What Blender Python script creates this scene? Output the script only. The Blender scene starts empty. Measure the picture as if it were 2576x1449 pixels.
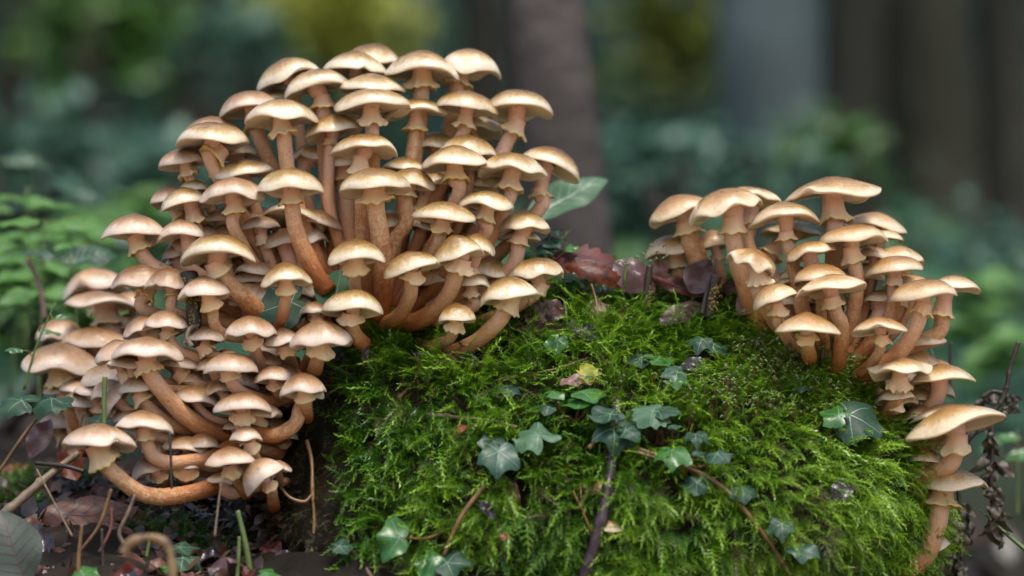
import bpy, math, random
import numpy as np
from mathutils import Vector, Matrix, noise as mnoise

random.seed(7)
rng = np.random.default_rng(7)
R = math.radians
scene = bpy.context.scene
col = scene.collection

# ------------------------------------------------------------------ camera
CAM_D, PITCH = 1.8, R(7.0)
HALF_W = 0.32                                   # half width of the view at y = 0
CAM_Z = 0.23 - CAM_D * math.tan(PITCH)
cam_data = bpy.data.cameras.new('camera')
cam = bpy.data.objects.new('camera', cam_data)
col.objects.link(cam)
cam.location = (0, -CAM_D, CAM_Z)
cam.rotation_euler = (R(90) + PITCH, 0, 0)
DEPTH0 = CAM_D / math.cos(PITCH)                # distance along the axis to y = 0
cam_data.sensor_width = 36.0
cam_data.angle = 2 * math.atan(HALF_W / DEPTH0)
cam_data.clip_start = 0.05
cam_data.clip_end = 400
cam_data.dof.use_dof = True
cam_data.dof.focus_distance = DEPTH0 - 0.045
cam_data.dof.aperture_fstop = 3.7
scene.camera = cam

# ------------------------------------------------------------------ world, sun, exposure
SUN_EL, SUN_AZ = R(66), R(160)                  # azimuth clockwise from +Y: in front of the stump, to its right
world = bpy.data.worlds.new('World')
scene.world = world
world.use_nodes = True
wn = world.node_tree
wn.nodes.clear()
sky = wn.nodes.new('ShaderNodeTexSky')
sky.sky_type = 'NISHITA'
sky.sun_disc = False
sky.sun_elevation = SUN_EL
sky.sun_rotation = SUN_AZ
sky.dust_density = 4.0
sky.ozone_density = 1.0
bg = wn.nodes.new('ShaderNodeBackground')
bg.inputs['Strength'].default_value = 0.15
wo = wn.nodes.new('ShaderNodeOutputWorld')
wn.links.new(sky.outputs[0], bg.inputs['Color'])
wn.links.new(bg.outputs[0], wo.inputs['Surface'])
sun_data = bpy.data.lights.new('sun', 'SUN')
sun_data.energy = 1.3
sun_data.angle = R(16)
sun_data.color = (1.0, 0.97, 0.91)
sun = bpy.data.objects.new('sun', sun_data)
col.objects.link(sun)
sd = Vector((math.sin(SUN_AZ) * math.cos(SUN_EL), math.cos(SUN_AZ) * math.cos(SUN_EL), math.sin(SUN_EL)))
sun.rotation_euler = sd.to_track_quat('Z', 'Y').to_euler()
sun.location = (0, 0, 3)
scene.view_settings.view_transform = 'Standard'
scene.view_settings.look = 'None'
scene.view_settings.gamma = 1.0
scene.view_settings.exposure = 0.72
scene.render.engine = 'CYCLES'
scene.cycles.use_denoising = True
scene.cycles.max_bounces = 6
scene.cycles.adaptive_threshold = 0.03
scene.cycles.use_light_tree = False
scene.cycles.diffuse_bounces = 3
scene.cycles.transmission_bounces = 4

# ------------------------------------------------------------------ helpers
PX = 2 * HALF_W / 2576.0                        # metres per picture unit at y = 0
_t = (HALF_W / DEPTH0) / 1288.0
_f = Vector((0, math.cos(PITCH), math.sin(PITCH)))
_u = Vector((0, -math.sin(PITCH), math.cos(PITCH)))

def P(px, py, ycm):
    """point seen at (px, py) of the 2576 x 1449 picture, standing at world y = ycm centimetres"""
    d = _f + Vector((1, 0, 0)) * ((px - 1288) * _t) + _u * ((724.5 - py) * _t)
    k = (ycm * 0.01 + CAM_D) / d.y
    return Vector(cam.location) + d * k

def U(ycm):
    return PX * (CAM_D + ycm * 0.01) / CAM_D

def tag(o, label=None, cat=None, group=None, kind=None):
    if label: o['label'] = label
    if cat: o['category'] = cat
    if group: o['group'] = group
    if kind: o['kind'] = kind
    return o

def empty(name, loc):
    o = bpy.data.objects.new(name, None)
    o.empty_display_size = 0.01
    o.location = loc
    col.objects.link(o)
    return o

def link(name, me, parent=None):
    o = bpy.data.objects.new(name, me)
    col.objects.link(o)
    if parent is not None:
        o.parent = parent
    return o

def mesh(name, verts, faces, mat, attrs=None, parent=None, origin=None, smooth=True):
    v = np.asarray(verts, dtype=np.float64)
    if origin is not None:
        v = v - np.asarray(origin)[None, :]
    me = bpy.data.meshes.new(name)
    if isinstance(faces, np.ndarray) and len(faces):
        n, k = faces.shape
        me.vertices.add(len(v)); me.loops.add(n * k); me.polygons.add(n)
        me.vertices.foreach_set('co', v.astype(np.float32).ravel())
        me.loops.foreach_set('vertex_index', faces.astype(np.int32).ravel())
        me.polygons.foreach_set('loop_start', np.arange(0, n * k, k, dtype=np.int32))
        me.update(calc_edges=True)
    else:
        me.from_pydata([tuple(p) for p in v], [], faces)
        me.update()
    if attrs:
        for an, av in attrs.items():
            a = me.attributes.new(an, 'FLOAT', 'POINT')
            a.data.foreach_set('value', np.asarray(av, dtype=np.float32))
    if smooth:
        me.polygons.foreach_set('use_smooth', np.ones(len(me.polygons), dtype=bool))
    me.materials.append(mat)
    return link(name, me, parent)

def grid_faces(rows, cols_, wrap=True):
    i = np.arange(rows - 1)[:, None]
    j = np.arange(cols_ if wrap else cols_ - 1)[None, :]
    a = i * cols_ + j
    b = i * cols_ + (j + 1) % cols_
    return np.stack([a, b, b + cols_, a + cols_], -1).reshape(-1, 4)

def spline(pts, n):
    """Catmull-Rom through 3D points"""
    p = [np.array(q, float) for q in pts]
    p = [2 * p[0] - p[1]] + p + [2 * p[-1] - p[-2]]
    seg = len(p) - 3
    out = []
    for k in range(n):
        t = k / (n - 1) * seg
        i = min(int(t), seg - 1)
        t -= i
        a, b, c, d = p[i:i + 4]
        out.append(0.5 * ((2 * b) + (-a + c) * t + (2 * a - 5 * b + 4 * c - d) * t * t + (-a + 3 * b - 3 * c + d) * t ** 3))
    return np.array(out)

def frames(pts):
    tg = np.gradient(pts, axis=0)
    tg /= np.linalg.norm(tg, axis=1)[:, None] + 1e-12
    n = np.cross(tg[0], [0.3, 1, 0.2]); n /= np.linalg.norm(n)
    ns, bs = [], []
    for t in tg:
        n = n - t * np.dot(n, t); n /= np.linalg.norm(n) + 1e-12
        ns.append(n.copy()); bs.append(np.cross(t, n))
    return tg, np.array(ns), np.array(bs)

def tube(pts, rad, seg=10, cap=True):
    """verts, faces (quads, ends closed by collapsed rings) of a tapered tube"""
    pts = np.asarray(pts, float)
    rad = np.broadcast_to(np.asarray(rad, float), (len(pts),))
    tg, n, b = frames(pts)
    if cap:
        pts = np.vstack([pts[:1], pts, pts[-1:]])
        rad = np.concatenate([[1e-5], rad, [1e-5]])
        n = np.vstack([n[:1], n, n[-1:]]); b = np.vstack([b[:1], b, b[-1:]])
    a = np.linspace(0, 2 * math.pi, seg, endpoint=False)
    v = pts[:, None, :] + rad[:, None, None] * (np.cos(a)[None, :, None] * n[:, None, :] + np.sin(a)[None, :, None] * b[:, None, :])
    return v.reshape(-1, 3), grid_faces(len(pts), seg)

def join(parts):
    vs, fs, k = [], [], 0
    for v, f in parts:
        vs.append(v); fs.append(f + k); k += len(v)
    return np.vstack(vs), np.vstack(fs)

# ------------------------------------------------------------------ materials
def new_mat(name):
    m = bpy.data.materials.new(name)
    m.use_nodes = True
    nt = m.node_tree
    return m, nt, nt.nodes['Principled BSDF'], nt.nodes['Material Output']

def nd(nt, typ, ins=None, **props):
    n = nt.nodes.new(typ)
    for k, v in props.items():
        setattr(n, k, v)
    for k, v in (ins or {}).items():
        s = n.inputs[k]
        if isinstance(v, bpy.types.NodeSocket):
            nt.links.new(v, s)
        else:
            s.default_value = v
    return n

def ramp(nt, fac, stops, interp='LINEAR'):
    n = nt.nodes.new('ShaderNodeValToRGB')
    n.color_ramp.interpolation = interp
    e = n.color_ramp.elements
    while len(e) < len(stops):
        e.new(0.5)
    for el, (p, c) in zip(e, stops):
        el.position = p
        el.color = (*c, 1) if len(c) == 3 else c
    nt.links.new(fac, n.inputs[0])
    return n.outputs[0]

def mixc(nt, fac, a, b, mode='MIX'):
    n = nt.nodes.new('ShaderNodeMix')
    n.data_type = 'RGBA'; n.blend_type = mode
    for s, v in ((n.inputs[0], fac), (n.inputs[6], a), (n.inputs[7], b)):
        if isinstance(v, bpy.types.NodeSocket): nt.links.new(v, s)
        elif isinstance(v, (int, float)): s.default_value = v
        else: s.default_value = (*v, 1)
    return n.outputs[2]

def math_(nt, op, a, b=0.0, c=0.0, clamp=False):
    n = nt.nodes.new('ShaderNodeMath'); n.operation = op; n.use_clamp = clamp
    for s, v in zip(n.inputs, (a, b, c)):
        if isinstance(v, bpy.types.NodeSocket): nt.links.new(v, s)
        else: s.default_value = v
    return n.outputs[0]

def attr(nt, name):
    return nd(nt, 'ShaderNodeAttribute', attribute_name=name).outputs['Fac']

def wcoord(nt):
    return nd(nt, 'ShaderNodeNewGeometry').outputs['Position']

def nz(nt, scale, detail=3, rough=0.55, vec=None, dist=0.0):
    n = nd(nt, 'ShaderNodeTexNoise', {'Scale': scale, 'Detail': detail, 'Roughness': rough, 'Distortion': dist})
    nt.links.new(vec if vec is not None else wcoord(nt), n.inputs['Vector'])
    return n.outputs['Fac']

def bump(nt, bsdf, h, strength, dist):
    b = nd(nt, 'ShaderNodeBump', {'Strength': strength, 'Distance': dist, 'Height': h})
    nt.links.new(b.outputs[0], bsdf.inputs['Normal'])
    return b

def cap_material(name, apex, mid, edge, rough=0.3):
    m, nt, bs, out = new_mat(name)
    r = attr(nt, 'rad')
    n1 = nz(nt, 55, 3)
    n2 = nz(nt, 420, 2)
    oi = nd(nt, 'ShaderNodeObjectInfo').outputs['Random']
    f = math_(nt, 'ADD', r, math_(nt, 'MULTIPLY', math_(nt, 'SUBTRACT', n1, 0.5), 0.48))
    f = math_(nt, 'ADD', f, math_(nt, 'MULTIPLY', math_(nt, 'SUBTRACT', oi, 0.5), 0.24))
    vec = nd(nt, 'ShaderNodeCombineXYZ', {0: attr(nt, 'fx'), 1: attr(nt, 'fy'), 2: math_(nt, 'ADD', math_(nt, 'MULTIPLY', r, 0.25), math_(nt, 'MULTIPLY', oi, 40.0))}).outputs[0]
    stk = nz(nt, 7.0, 4, 0.7, vec)
    f = math_(nt, 'ADD', f, math_(nt, 'MULTIPLY', math_(nt, 'SUBTRACT', stk, 0.5), 0.34))
    c = ramp(nt, f, [(0.0, apex), (0.24, tuple(a * .75 + b * .25 for a, b in zip(apex, mid))), (0.50, mid), (0.78, edge), (1.0, edge)])
    # darker specks and a few brown blotches
    sp = ramp(nt, n2, [(0.60, (0, 0, 0)), (0.70, (1, 1, 1))])
    c = mixc(nt, math_(nt, 'MULTIPLY', sp, math_(nt, 'SUBTRACT', 0.75, math_(nt, 'MULTIPLY', r, 0.62))), c, (0.16, 0.085, 0.03))
    n3 = nz(nt, 38, 2)
    bl = ramp(nt, n3, [(0.60, (0, 0, 0)), (0.72, (1, 1, 1))])
    c = mixc(nt, math_(nt, 'MULTIPLY', bl, 0.45), c, (0.52, 0.27, 0.11))
    nt.links.new(c, bs.inputs['Base Color'])
    bs.inputs['Subsurface Weight'].default_value = 0.35
    bs.inputs['Subsurface Radius'].default_value = (1.0, 0.55, 0.3)
    bs.inputs['Subsurface Scale'].default_value = 0.004
    bs.inputs['Specular IOR Level'].default_value = 0.35
    rr = ramp(nt, nz(nt, 160, 3), [(0.3, (rough - .1,) * 3), (0.7, (rough + .2,) * 3)])
    nt.links.new(rr, bs.inputs['Roughness'])
    bs.inputs['Coat Weight'].default_value = 1.0 if rough < 0.4 else 0.55
    bs.inputs['Coat Roughness'].default_value = 0.10
    hb = math_(nt, 'ADD', nz(nt, 240, 4, 0.6), math_(nt, 'MULTIPLY', nz(nt, 70, 2), 2.0))
    bump(nt, bs, hb, 0.45, 0.0011)
    hc = math_(nt, 'ADD', nz(nt, 330, 3, 0.7, dist=0.6), math_(nt, 'MULTIPLY', nz(nt, 110, 2), 1.6))
    b = nd(nt, 'ShaderNodeBump', {'Strength': 0.8, 'Distance': 0.0013, 'Height': hc})
    nt.links.new(b.outputs[0], bs.inputs['Coat Normal'])
    return m

MAT = {}
MAT['cap_gold'] = cap_material('cap_gold', (0.17, 0.075, 0.010), (0.42, 0.275, 0.090), (0.71, 0.605, 0.43), 0.30)
MAT['cap_rose'] = cap_material('cap_rose', (0.17, 0.078, 0.025), (0.41, 0.255, 0.135), (0.63, 0.515, 0.41), 0.40)
MAT['cap_tan'] = cap_material('cap_tan', (0.30, 0.145, 0.040), (0.50, 0.315, 0.125), (0.70, 0.56, 0.37), 0.32)

def gill_material():
    m, nt, bs, out = new_mat('gills')
    r = attr(nt, 'rad')
    c = ramp(nt, r, [(0.0, (0.70, 0.44, 0.26)), (0.45, (0.80, 0.66, 0.45)), (1.0, (0.86, 0.78, 0.60))])
    oi = nd(nt, 'ShaderNodeObjectInfo').outputs['Random']
    c = mixc(nt, math_(nt, 'MULTIPLY', oi, 0.35), c, (0.72, 0.52, 0.40))
    nt.links.new(c, bs.inputs['Base Color'])
    bs.inputs['Roughness'].default_value = 0.6
    return m
MAT['gills'] = gill_material()

def stem_material():
    m, nt, bs, out = new_mat('stem')
    t = attr(nt, 'tone')
    n1 = nz(nt, 60, 3)
    oi = nd(nt, 'ShaderNodeObjectInfo').outputs['Random']
    # fibres running along the stem
    vec = nd(nt, 'ShaderNodeCombineXYZ', {0: attr(nt, 'fx'), 1: attr(nt, 'fy'), 2: math_(nt, 'MULTIPLY', attr(nt, 'fl'), 45.0)}).outputs[0]
    fib = nz(nt, 4.5, 4, 0.65, vec)
    f = math_(nt, 'ADD', t, math_(nt, 'MULTIPLY', math_(nt, 'SUBTRACT', n1, 0.5), 0.36))
    f = math_(nt, 'ADD', f, math_(nt, 'MULTIPLY', math_(nt, 'SUBTRACT', fib, 0.5), 0.40))
    f = math_(nt, 'ADD', f, math_(nt, 'MULTIPLY', math_(nt, 'SUBTRACT', oi, 0.5), 0.20))
    c = ramp(nt, f, [(0.0, (0.82, 0.50, 0.39)), (0.25, (0.74, 0.45, 0.31)), (0.5, (0.62, 0.31, 0.150)), (0.78, (0.48, 0.18, 0.055)), (1.0, (0.27, 0.080, 0.016))])
    n2 = nz(nt, 330, 3, 0.6, dist=1.2)
    fl = ramp(nt, n2, [(0.47, (0, 0, 0)), (0.57, (1, 1, 1))])
    win = ramp(nt, t, [(0.24, (0, 0, 0)), (0.34, (1, 1, 1)), (0.62, (0.7,) * 3), (0.85, (0, 0, 0))])
    amt = math_(nt, 'MULTIPLY', math_(nt, 'MULTIPLY', fl, win), math_(nt, 'ADD', 0.15, math_(nt, 'MULTIPLY', oi, 0.6)))
    c = mixc(nt, amt, c, (0.74, 0.56, 0.30))
    dk = ramp(nt, nz(nt, 260, 2), [(0.68, (0, 0, 0)), (0.74, (1, 1, 1))])
    c = mixc(nt, math_(nt, 'MULTIPLY', dk, 0.5), c, (0.14, 0.055, 0.02))
    nt.links.new(c, bs.inputs['Base Color'])
    bs.inputs['Roughness'].default_value = 0.55
    bump(nt, bs, math_(nt, 'ADD', n2, math_(nt, 'MULTIPLY', fib, 2.2)), 0.6, 0.0008)
    return m
MAT['stem'] = stem_material()

def ring_material():
    m, nt, bs, out = new_mat('ring')
    r = attr(nt, 'rad')
    n1 = nz(nt, 200, 3)
    f = math_(nt, 'ADD', r, math_(nt, 'MULTIPLY', math_(nt, 'SUBTRACT', n1, 0.5), 0.25))
    c = ramp(nt, f, [(0.0, (0.80, 0.44, 0.30)), (0.40, (0.84, 0.57, 0.33)), (0.70, (0.86, 0.66, 0.36)), (0.90, (0.74, 0.52, 0.13)), (1.0, (0.55, 0.35, 0.06))])
    oi = nd(nt, 'ShaderNodeObjectInfo').outputs['Random']
    c = mixc(nt, math_(nt, 'MULTIPLY', oi, 0.4), c, (0.80, 0.63, 0.46))
    nt.links.new(c, bs.inputs['Base Color'])
    bs.inputs['Roughness'].default_value = 0.6
    bump(nt, bs, nz(nt, 600, 2), 0.3, 0.0005)
    return m
MAT['ring'] = ring_material()

def foliage_material(name, dark, light, tip, rough=0.4, trans=0.25, spec=0.5):
    """tone 0..1 picks between dark and light, tip 0..1 brightens towards tip"""
    m, nt, bs, out = new_mat(name)
    t = attr(nt, 'tone')
    c = ramp(nt, t, [(0.0, dark), (0.55, light), (1.0, tip)])
    nt.links.new(c, bs.inputs['Base Color'])
    bs.inputs['Roughness'].default_value = rough
    bs.inputs['Specular IOR Level'].default_value = spec
    if trans > 0:
        tr = nd(nt, 'ShaderNodeBsdfTranslucent', {'Color': c})
        mx = nd(nt, 'ShaderNodeMixShader', {0: trans})
        nt.links.new(bs.outputs[0], mx.inputs[1]); nt.links.new(tr.outputs[0], mx.inputs[2])
        nt.links.new(mx.outputs[0], out.inputs['Surface'])
    return m
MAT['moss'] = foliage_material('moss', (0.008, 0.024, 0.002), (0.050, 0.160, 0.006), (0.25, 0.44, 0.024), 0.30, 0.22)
MAT['moss_brown'] = foliage_material('moss_brown', (0.025, 0.020, 0.006), (0.060, 0.055, 0.014), (0.10, 0.105, 0.025), 0.5, 0.15)
MAT['undergrowth'] = foliage_material('undergrowth', (0.025, 0.080, 0.055), (0.060, 0.165, 0.085), (0.16, 0.28, 0.04), 0.4, 0.25)

def leaf_material(name, c1, c2, rough=0.4, trans=0.15, scale=60, spec=0.5, c3=None):
    m, nt, bs, out = new_mat(name)
    n = nz(nt, scale, 4, 0.6)
    c = ramp(nt, n, [(0.35, c1), (0.65, c2)])
    if c3:
        c = mixc(nt, ramp(nt, nz(nt, scale * 3.1, 3), [(0.58, (0, 0, 0)), (0.66, (1, 1, 1))]), c, c3)
    nt.links.new(c, bs.inputs['Base Color'])
    bs.inputs['Roughness'].default_value = rough
    bs.inputs['Specular IOR Level'].default_value = spec
    bump(nt, bs, nz(nt, 500, 3), 0.25, 0.0006)
    if trans > 0:
        tr = nd(nt, 'ShaderNodeBsdfTranslucent', {'Color': c})
        mx = nd(nt, 'ShaderNodeMixShader', {0: trans})
        nt.links.new(bs.outputs[0], mx.inputs[1]); nt.links.new(tr.outputs[0], mx.inputs[2])
        nt.links.new(mx.outputs[0], out.inputs['Surface'])
    return m
MAT['ivy'] = leaf_material('ivy_leaf', (0.014, 0.045, 0.028), (0.028, 0.074, 0.036), 0.5, 0.08, 90, 0.3)
MAT['ivy_bright'] = leaf_material('ivy_leaf_bright', (0.030, 0.12, 0.022), (0.055, 0.17, 0.03), 0.28, 0.15, 90)
MAT['ivy_wet'] = leaf_material('ivy_leaf_wet', (0.022, 0.065, 0.045), (0.04, 0.10, 0.055), 0.42, 0.05, 90, 0.4)
MAT['ivy_pale'] = leaf_material('leaf_pale', (0.06, 0.14, 0.075), (0.10, 0.19, 0.10), 0.45, 0.2, 90, 0.3)
MAT['fresh_leaf'] = leaf_material('fresh_leaf', (0.07, 0.20, 0.035), (0.13, 0.30, 0.055), 0.5, 0.35, 40, 0.3)
MAT['vein'] = leaf_material('leaf_vein', (0.17, 0.28, 0.19), (0.22, 0.33, 0.22), 0.4, 0, 90)
MAT['vein_dark'] = leaf_material('leaf_vein_dark', (0.05, 0.02, 0.02), (0.08, 0.035, 0.03), 0.5, 0, 90)
MAT['dead_red'] = leaf_material('dead_leaf_red', (0.060, 0.013, 0.011), (0.16, 0.024, 0.011), 0.55, 0.3, 50, c3=(0.05, 0.018, 0.022))
MAT['dead_brown'] = leaf_material('dead_leaf_brown', (0.11, 0.045, 0.032), (0.17, 0.070, 0.045), 0.42, 0.12, 50, c3=(0.07, 0.03, 0.026))
MAT['dead_purple'] = leaf_material('dead_leaf_purple', (0.065, 0.034, 0.038), (0.12, 0.058, 0.055), 0.34, 0.1, 50)
MAT['dead_orange'] = leaf_material('dead_leaf_orange', (0.10, 0.018, 0.006), (0.30, 0.065, 0.008), 0.45, 0.25, 60, c3=(0.05, 0.012, 0.008))
MAT['dead_tan'] = leaf_material('dead_leaf_tan', (0.16, 0.10, 0.055), (0.27, 0.18, 0.08), 0.5, 0.15, 60, c3=(0.09, 0.05, 0.045))
MAT['dead_pink'] = leaf_material('dead_leaf_pink', (0.22, 0.12, 0.10), (0.32, 0.19, 0.16), 0.45, 0.15, 60)
MAT['dead_violet'] = leaf_material('dead_leaf_violet', (0.10, 0.085, 0.12), (0.20, 0.17, 0.20), 0.28, 0.05, 120, c3=(0.06, 0.045, 0.045))
MAT['yellow_leaf'] = leaf_material('yellow_leaf', (0.26, 0.28, 0.012), (0.42, 0.38, 0.02), 0.4, 0.25, 70, c3=(0.12, 0.20, 0.02))
MAT['grey_leaf'] = leaf_material('grey_green_leaf', (0.035, 0.050, 0.036), (0.058, 0.075, 0.055), 0.55, 0.05, 70)
MAT['dark_leaf'] = leaf_material('dark_wet_leaf', (0.016, 0.013, 0.018), (0.045, 0.035, 0.045), 0.22, 0, 90)
MAT['green_stem'] = leaf_material('green_stem', (0.07, 0.115, 0.025), (0.13, 0.18, 0.05), 0.45, 0, 100)
MAT['tan_stem'] = leaf_material('tan_stem', (0.12, 0.065, 0.024), (0.24, 0.135, 0.05), 0.4, 0, 120)
MAT['red_stem'] = leaf_material('red_stem', (0.13, 0.045, 0.03), (0.20, 0.085, 0.05), 0.45, 0, 100)
MAT['grey_twig'] = leaf_material('grey_twig', (0.11, 0.075, 0.05), (0.22, 0.16, 0.10), 0.55, 0, 120, c3=(0.10, 0.09, 0.04))
MAT['purple_twig'] = leaf_material('purple_twig', (0.022, 0.013, 0.018), (0.060, 0.036, 0.045), 0.36, 0, 140, c3=(0.10, 0.06, 0.045))
MAT['dark_twig'] = leaf_material('dark_twig', (0.02, 0.014, 0.01), (0.05, 0.034, 0.024), 0.5, 0, 140)
MAT['lichen'] = leaf_material('lichen', (0.17, 0.13, 0.03), (0.30, 0.23, 0.06), 0.7, 0, 500)
MAT['dry_plant'] = leaf_material('dry_plant', (0.055, 0.045, 0.035), (0.16, 0.135, 0.10), 0.6, 0.05, 160, c3=(0.03, 0.024, 0.02))
MAT['needle'] = leaf_material('pine_needle', (0.22, 0.085, 0.03), (0.30, 0.13, 0.05), 0.4, 0, 200)

def rough_ground(name, c1, c2, c3, scale, bstr=0.6, bdist=0.004, rough=0.75):
    m, nt, bs, out = new_mat(name)
    n = nz(nt, scale, 5, 0.65)
    c = ramp(nt, n, [(0.3, c1), (0.5, c2), (0.72, c3)])
    c = mixc(nt, ramp(nt, nz(nt, scale * 0.2, 3), [(0.42, (0, 0, 0)), (0.6, (1, 1, 1))]), c, tuple(a * .5 + b * .3 for a, b in zip(c1, c2)))
    nt.links.new(c, bs.inputs['Base Color'])
    bs.inputs['Roughness'].default_value = rough
    bs.inputs['Specular IOR Level'].default_value = 0.12
    bump(nt, bs, nz(nt, scale * 2.5, 5, 0.7), bstr, bdist)
    return m
MAT['soil'] = rough_ground('soil', (0.010, 0.008, 0.006), (0.022, 0.017, 0.012), (0.045, 0.028, 0.020), 60)
def forest_floor():
    """dark damp soil at the stump, pale reflecting litter added over the unseen slope in front of it"""
    m = MAT['soil']; nt = m.node_tree; bs = nt.nodes['Principled BSDF']
    old = bs.inputs['Base Color'].links[0].from_socket
    lit = ramp(nt, nz(nt, 22, 4, 0.7), [(0.3, (0.24, 0.17, 0.10)), (0.5, (0.36, 0.27, 0.17)), (0.7, (0.46, 0.37, 0.25))])  # pale tone added out of view to bounce light up under the caps
    y = nd(nt, 'ShaderNodeSeparateXYZ', {0: wcoord(nt)}).outputs['Y']
    f = math_(nt, 'ADD', math_(nt, 'MULTIPLY', y, -4.0), math_(nt, 'MULTIPLY', nz(nt, 9, 3), 1.2))
    f = math_(nt, 'SUBTRACT', f, 1.25, clamp=True)
    grn = ramp(nt, nz(nt, 3, 4, 0.7), [(0.35, (0.020, 0.028, 0.014)), (0.55, (0.035, 0.070, 0.035)), (0.7, (0.060, 0.110, 0.040))])
    g = math_(nt, 'SUBTRACT', y, 1.2, clamp=True)
    nt.links.new(mixc(nt, g, mixc(nt, f, old, lit), grn), bs.inputs['Base Color'])
forest_floor()
MAT['stump'] = rough_ground('stump_bark', (0.007, 0.006, 0.003), (0.018, 0.014, 0.006), (0.040, 0.022, 0.012), 70)
MAT['bark'] = rough_ground('bark', (0.065, 0.055, 0.050), (0.135, 0.115, 0.105), (0.24, 0.21, 0.19), 17, 0.9, 0.014)
MAT['bark_blue'] = rough_ground('bark_blue', (0.085, 0.112, 0.115), (0.125, 0.16, 0.165), (0.155, 0.195, 0.20), 6, 0.6, 0.01)
MAT['bark_dark'] = rough_ground('bark_dark', (0.024, 0.024, 0.018), (0.038, 0.037, 0.028), (0.06, 0.055, 0.042), 8, 0.6, 0.01)
MAT['bark_warm'] = rough_ground('bark_warm', (0.032, 0.033, 0.022), (0.052, 0.052, 0.036), (0.078, 0.075, 0.053), 8, 0.6, 0.01)

# ------------------------------------------------------------------ ground
GY = [-60, -3, -1.8, -0.15, 0.10, 0.30, 1.2, 3, 6, 12, 30, 90]
GZ = [-6, -0.95, -0.52, 0.030, 0.113, 0.150, 0.17, 0.32, 0.75, 2.7, 12, 44]

def sstep(a, b, x):
    t = np.clip((x - a) / (b - a), 0, 1)
    return t * t * (3 - 2 * t)

def ground_z(x, y):
    z = np.interp(y, GY, GZ)
    near = 1 - sstep(0.6, 1.8, y)
    return z - 0.16 * sstep(-0.02, 0.22, x) * near

def nonuniform(lo, hi, fine_lo, fine_hi, step):
    mid = np.arange(fine_lo, fine_hi, step)
    k = np.geomspace(step, hi - fine_hi, 42)
    l = np.geomspace(step, fine_lo - lo, 42)
    return np.concatenate([(fine_lo - l)[::-1], mid, fine_hi + k])

gx = nonuniform(-90, 90, -0.45, 0.45, 0.006)
gy = nonuniform(-60, 90, -0.25, 0.35, 0.006)
GXX, GYY = np.meshgrid(gx, gy)
GZZ = ground_z(GXX, GYY)
near_mask = (np.abs(GXX) < 0.6) & (GYY > -0.5) & (GYY < 0.7)
for idx in np.argwhere(near_mask):
    i, j = idx
    q = Vector((GXX[i, j], GYY[i, j], 0.3))
    GZZ[i, j] += 0.012 * mnoise.noise(q * 18) + 0.006 * mnoise.noise(q * 55) + 0.003 * mnoise.noise(q * 140)
far = ~near_mask & (GYY > 0.7) & (GYY < 20) & (np.abs(GXX) < 15)
for i, j in np.argwhere(far):
    GZZ[i, j] += 0.08 * mnoise.noise(Vector((GXX[i, j], GYY[i, j], 1.3)) * 1.5)
gv = np.stack([GXX, GYY, GZZ], -1).reshape(-1, 3)
ground = mesh('ground', gv, grid_faces(len(gy), len(gx), wrap=False), MAT['soil'])
tag(ground, 'dark damp woodland soil rising behind the stump', 'ground', kind='structure')

# ------------------------------------------------------------------ stump
# picture height, outline at both sides (picture units), front and back depth in cm
ST = [(2000, 540, 2330, -11, 16), (1449, 585, 2285, -9.2, 15), (1350, 605, 2318, -9.6, 15), (1250, 625, 2312, -9.2, 15),
      (1150, 650, 2285, -8.2, 14.5), (1050, 690, 2235, -6.6, 14), (980, 725, 2200, -5.0, 13.5), (930, 765, 2168, -3.4, 13),
      (890, 815, 2130, -1.8, 12.5), (850, 885, 2070, -0.2, 12), (800, 985, 1975, 1.8, 11.5), (755, 1140, 1900, 3.6, 11), (722, 1330, 1840, 5.4, 10), (706, 1480, 1760, 7.2, 9)]
ST_Z = np.array([P(1288, s[0], s[3]).z for s in ST])
ST_XL = np.array([P(s[1], s[0], 2).x for s in ST])
ST_XR = np.array([P(s[2], s[0], 2).x for s in ST])
ST_YF = np.array([s[3] for s in ST]) * 0.01
ST_YB = np.array([s[4] for s in ST]) * 0.01
EXP = 2.7

def stump_row(z):
    return [np.interp(z, ST_Z, a) for a in (ST_XL, ST_XR, ST_YF, ST_YB)]

def bumpf(x, y, z):
    q = Vector((x, y, z))
    return 0.018 * mnoise.noise(q * 15) + 0.011 * mnoise.noise(q * 36) + 0.004 * mnoise.noise(q * 90)

def stump_inside(p):
    if p.z > ST_Z[-1]:
        return False
    xl, xr, yf, yb = stump_row(p.z)
    a, b = (xr - xl) / 2, (yb - yf) / 2
    return abs((p.x - (xl + xr) / 2) / a) ** EXP + abs((p.y - (yf + yb) / 2) / b) ** EXP < 1

def proj(p):
    d = Vector(p) - Vector(cam.location)
    k = d.dot(_f)
    return 1288 + d.x / k / _t, 724.5 - d.dot(_u) / k / _t
# hollows without moss: under the sweeping stem, the dark hole, beneath the fallen leaves
BARE = [(1180, 905, 150, 30), (1770, 925, 60, 34), (1470, 690, 130, 46), (1640, 715, 90, 36), (1350, 815, 80, 26), (1300, 1215, 34, 60), (1180, 1180, 60, 26), (1700, 1300, 70, 26), (1900, 1340, 80, 22)]
_surf = {}
def surf(px, py, default=0.0):
    """depth in cm at which the line of sight meets the stump or the ground"""
    key = (round(px), round(py))
    if key in _surf: return _surf[key]
    hit = lambda y: (lambda q: q.z < np.interp(q.y, GY, GZ) + 0.02 and q.z < float(ground_z(q.x, q.y)) or stump_inside(q))(P(px, py, y))
    y, r = -14.0, default
    while y < 40:
        if hit(y):
            lo, hi = y - 1.0, y
            for _ in range(4):
                m = (lo + hi) / 2
                lo, hi = (lo, m) if hit(m) else (m, hi)
            r = hi
            break
        y += 1.0
    _surf[key] = r
    return r

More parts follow.
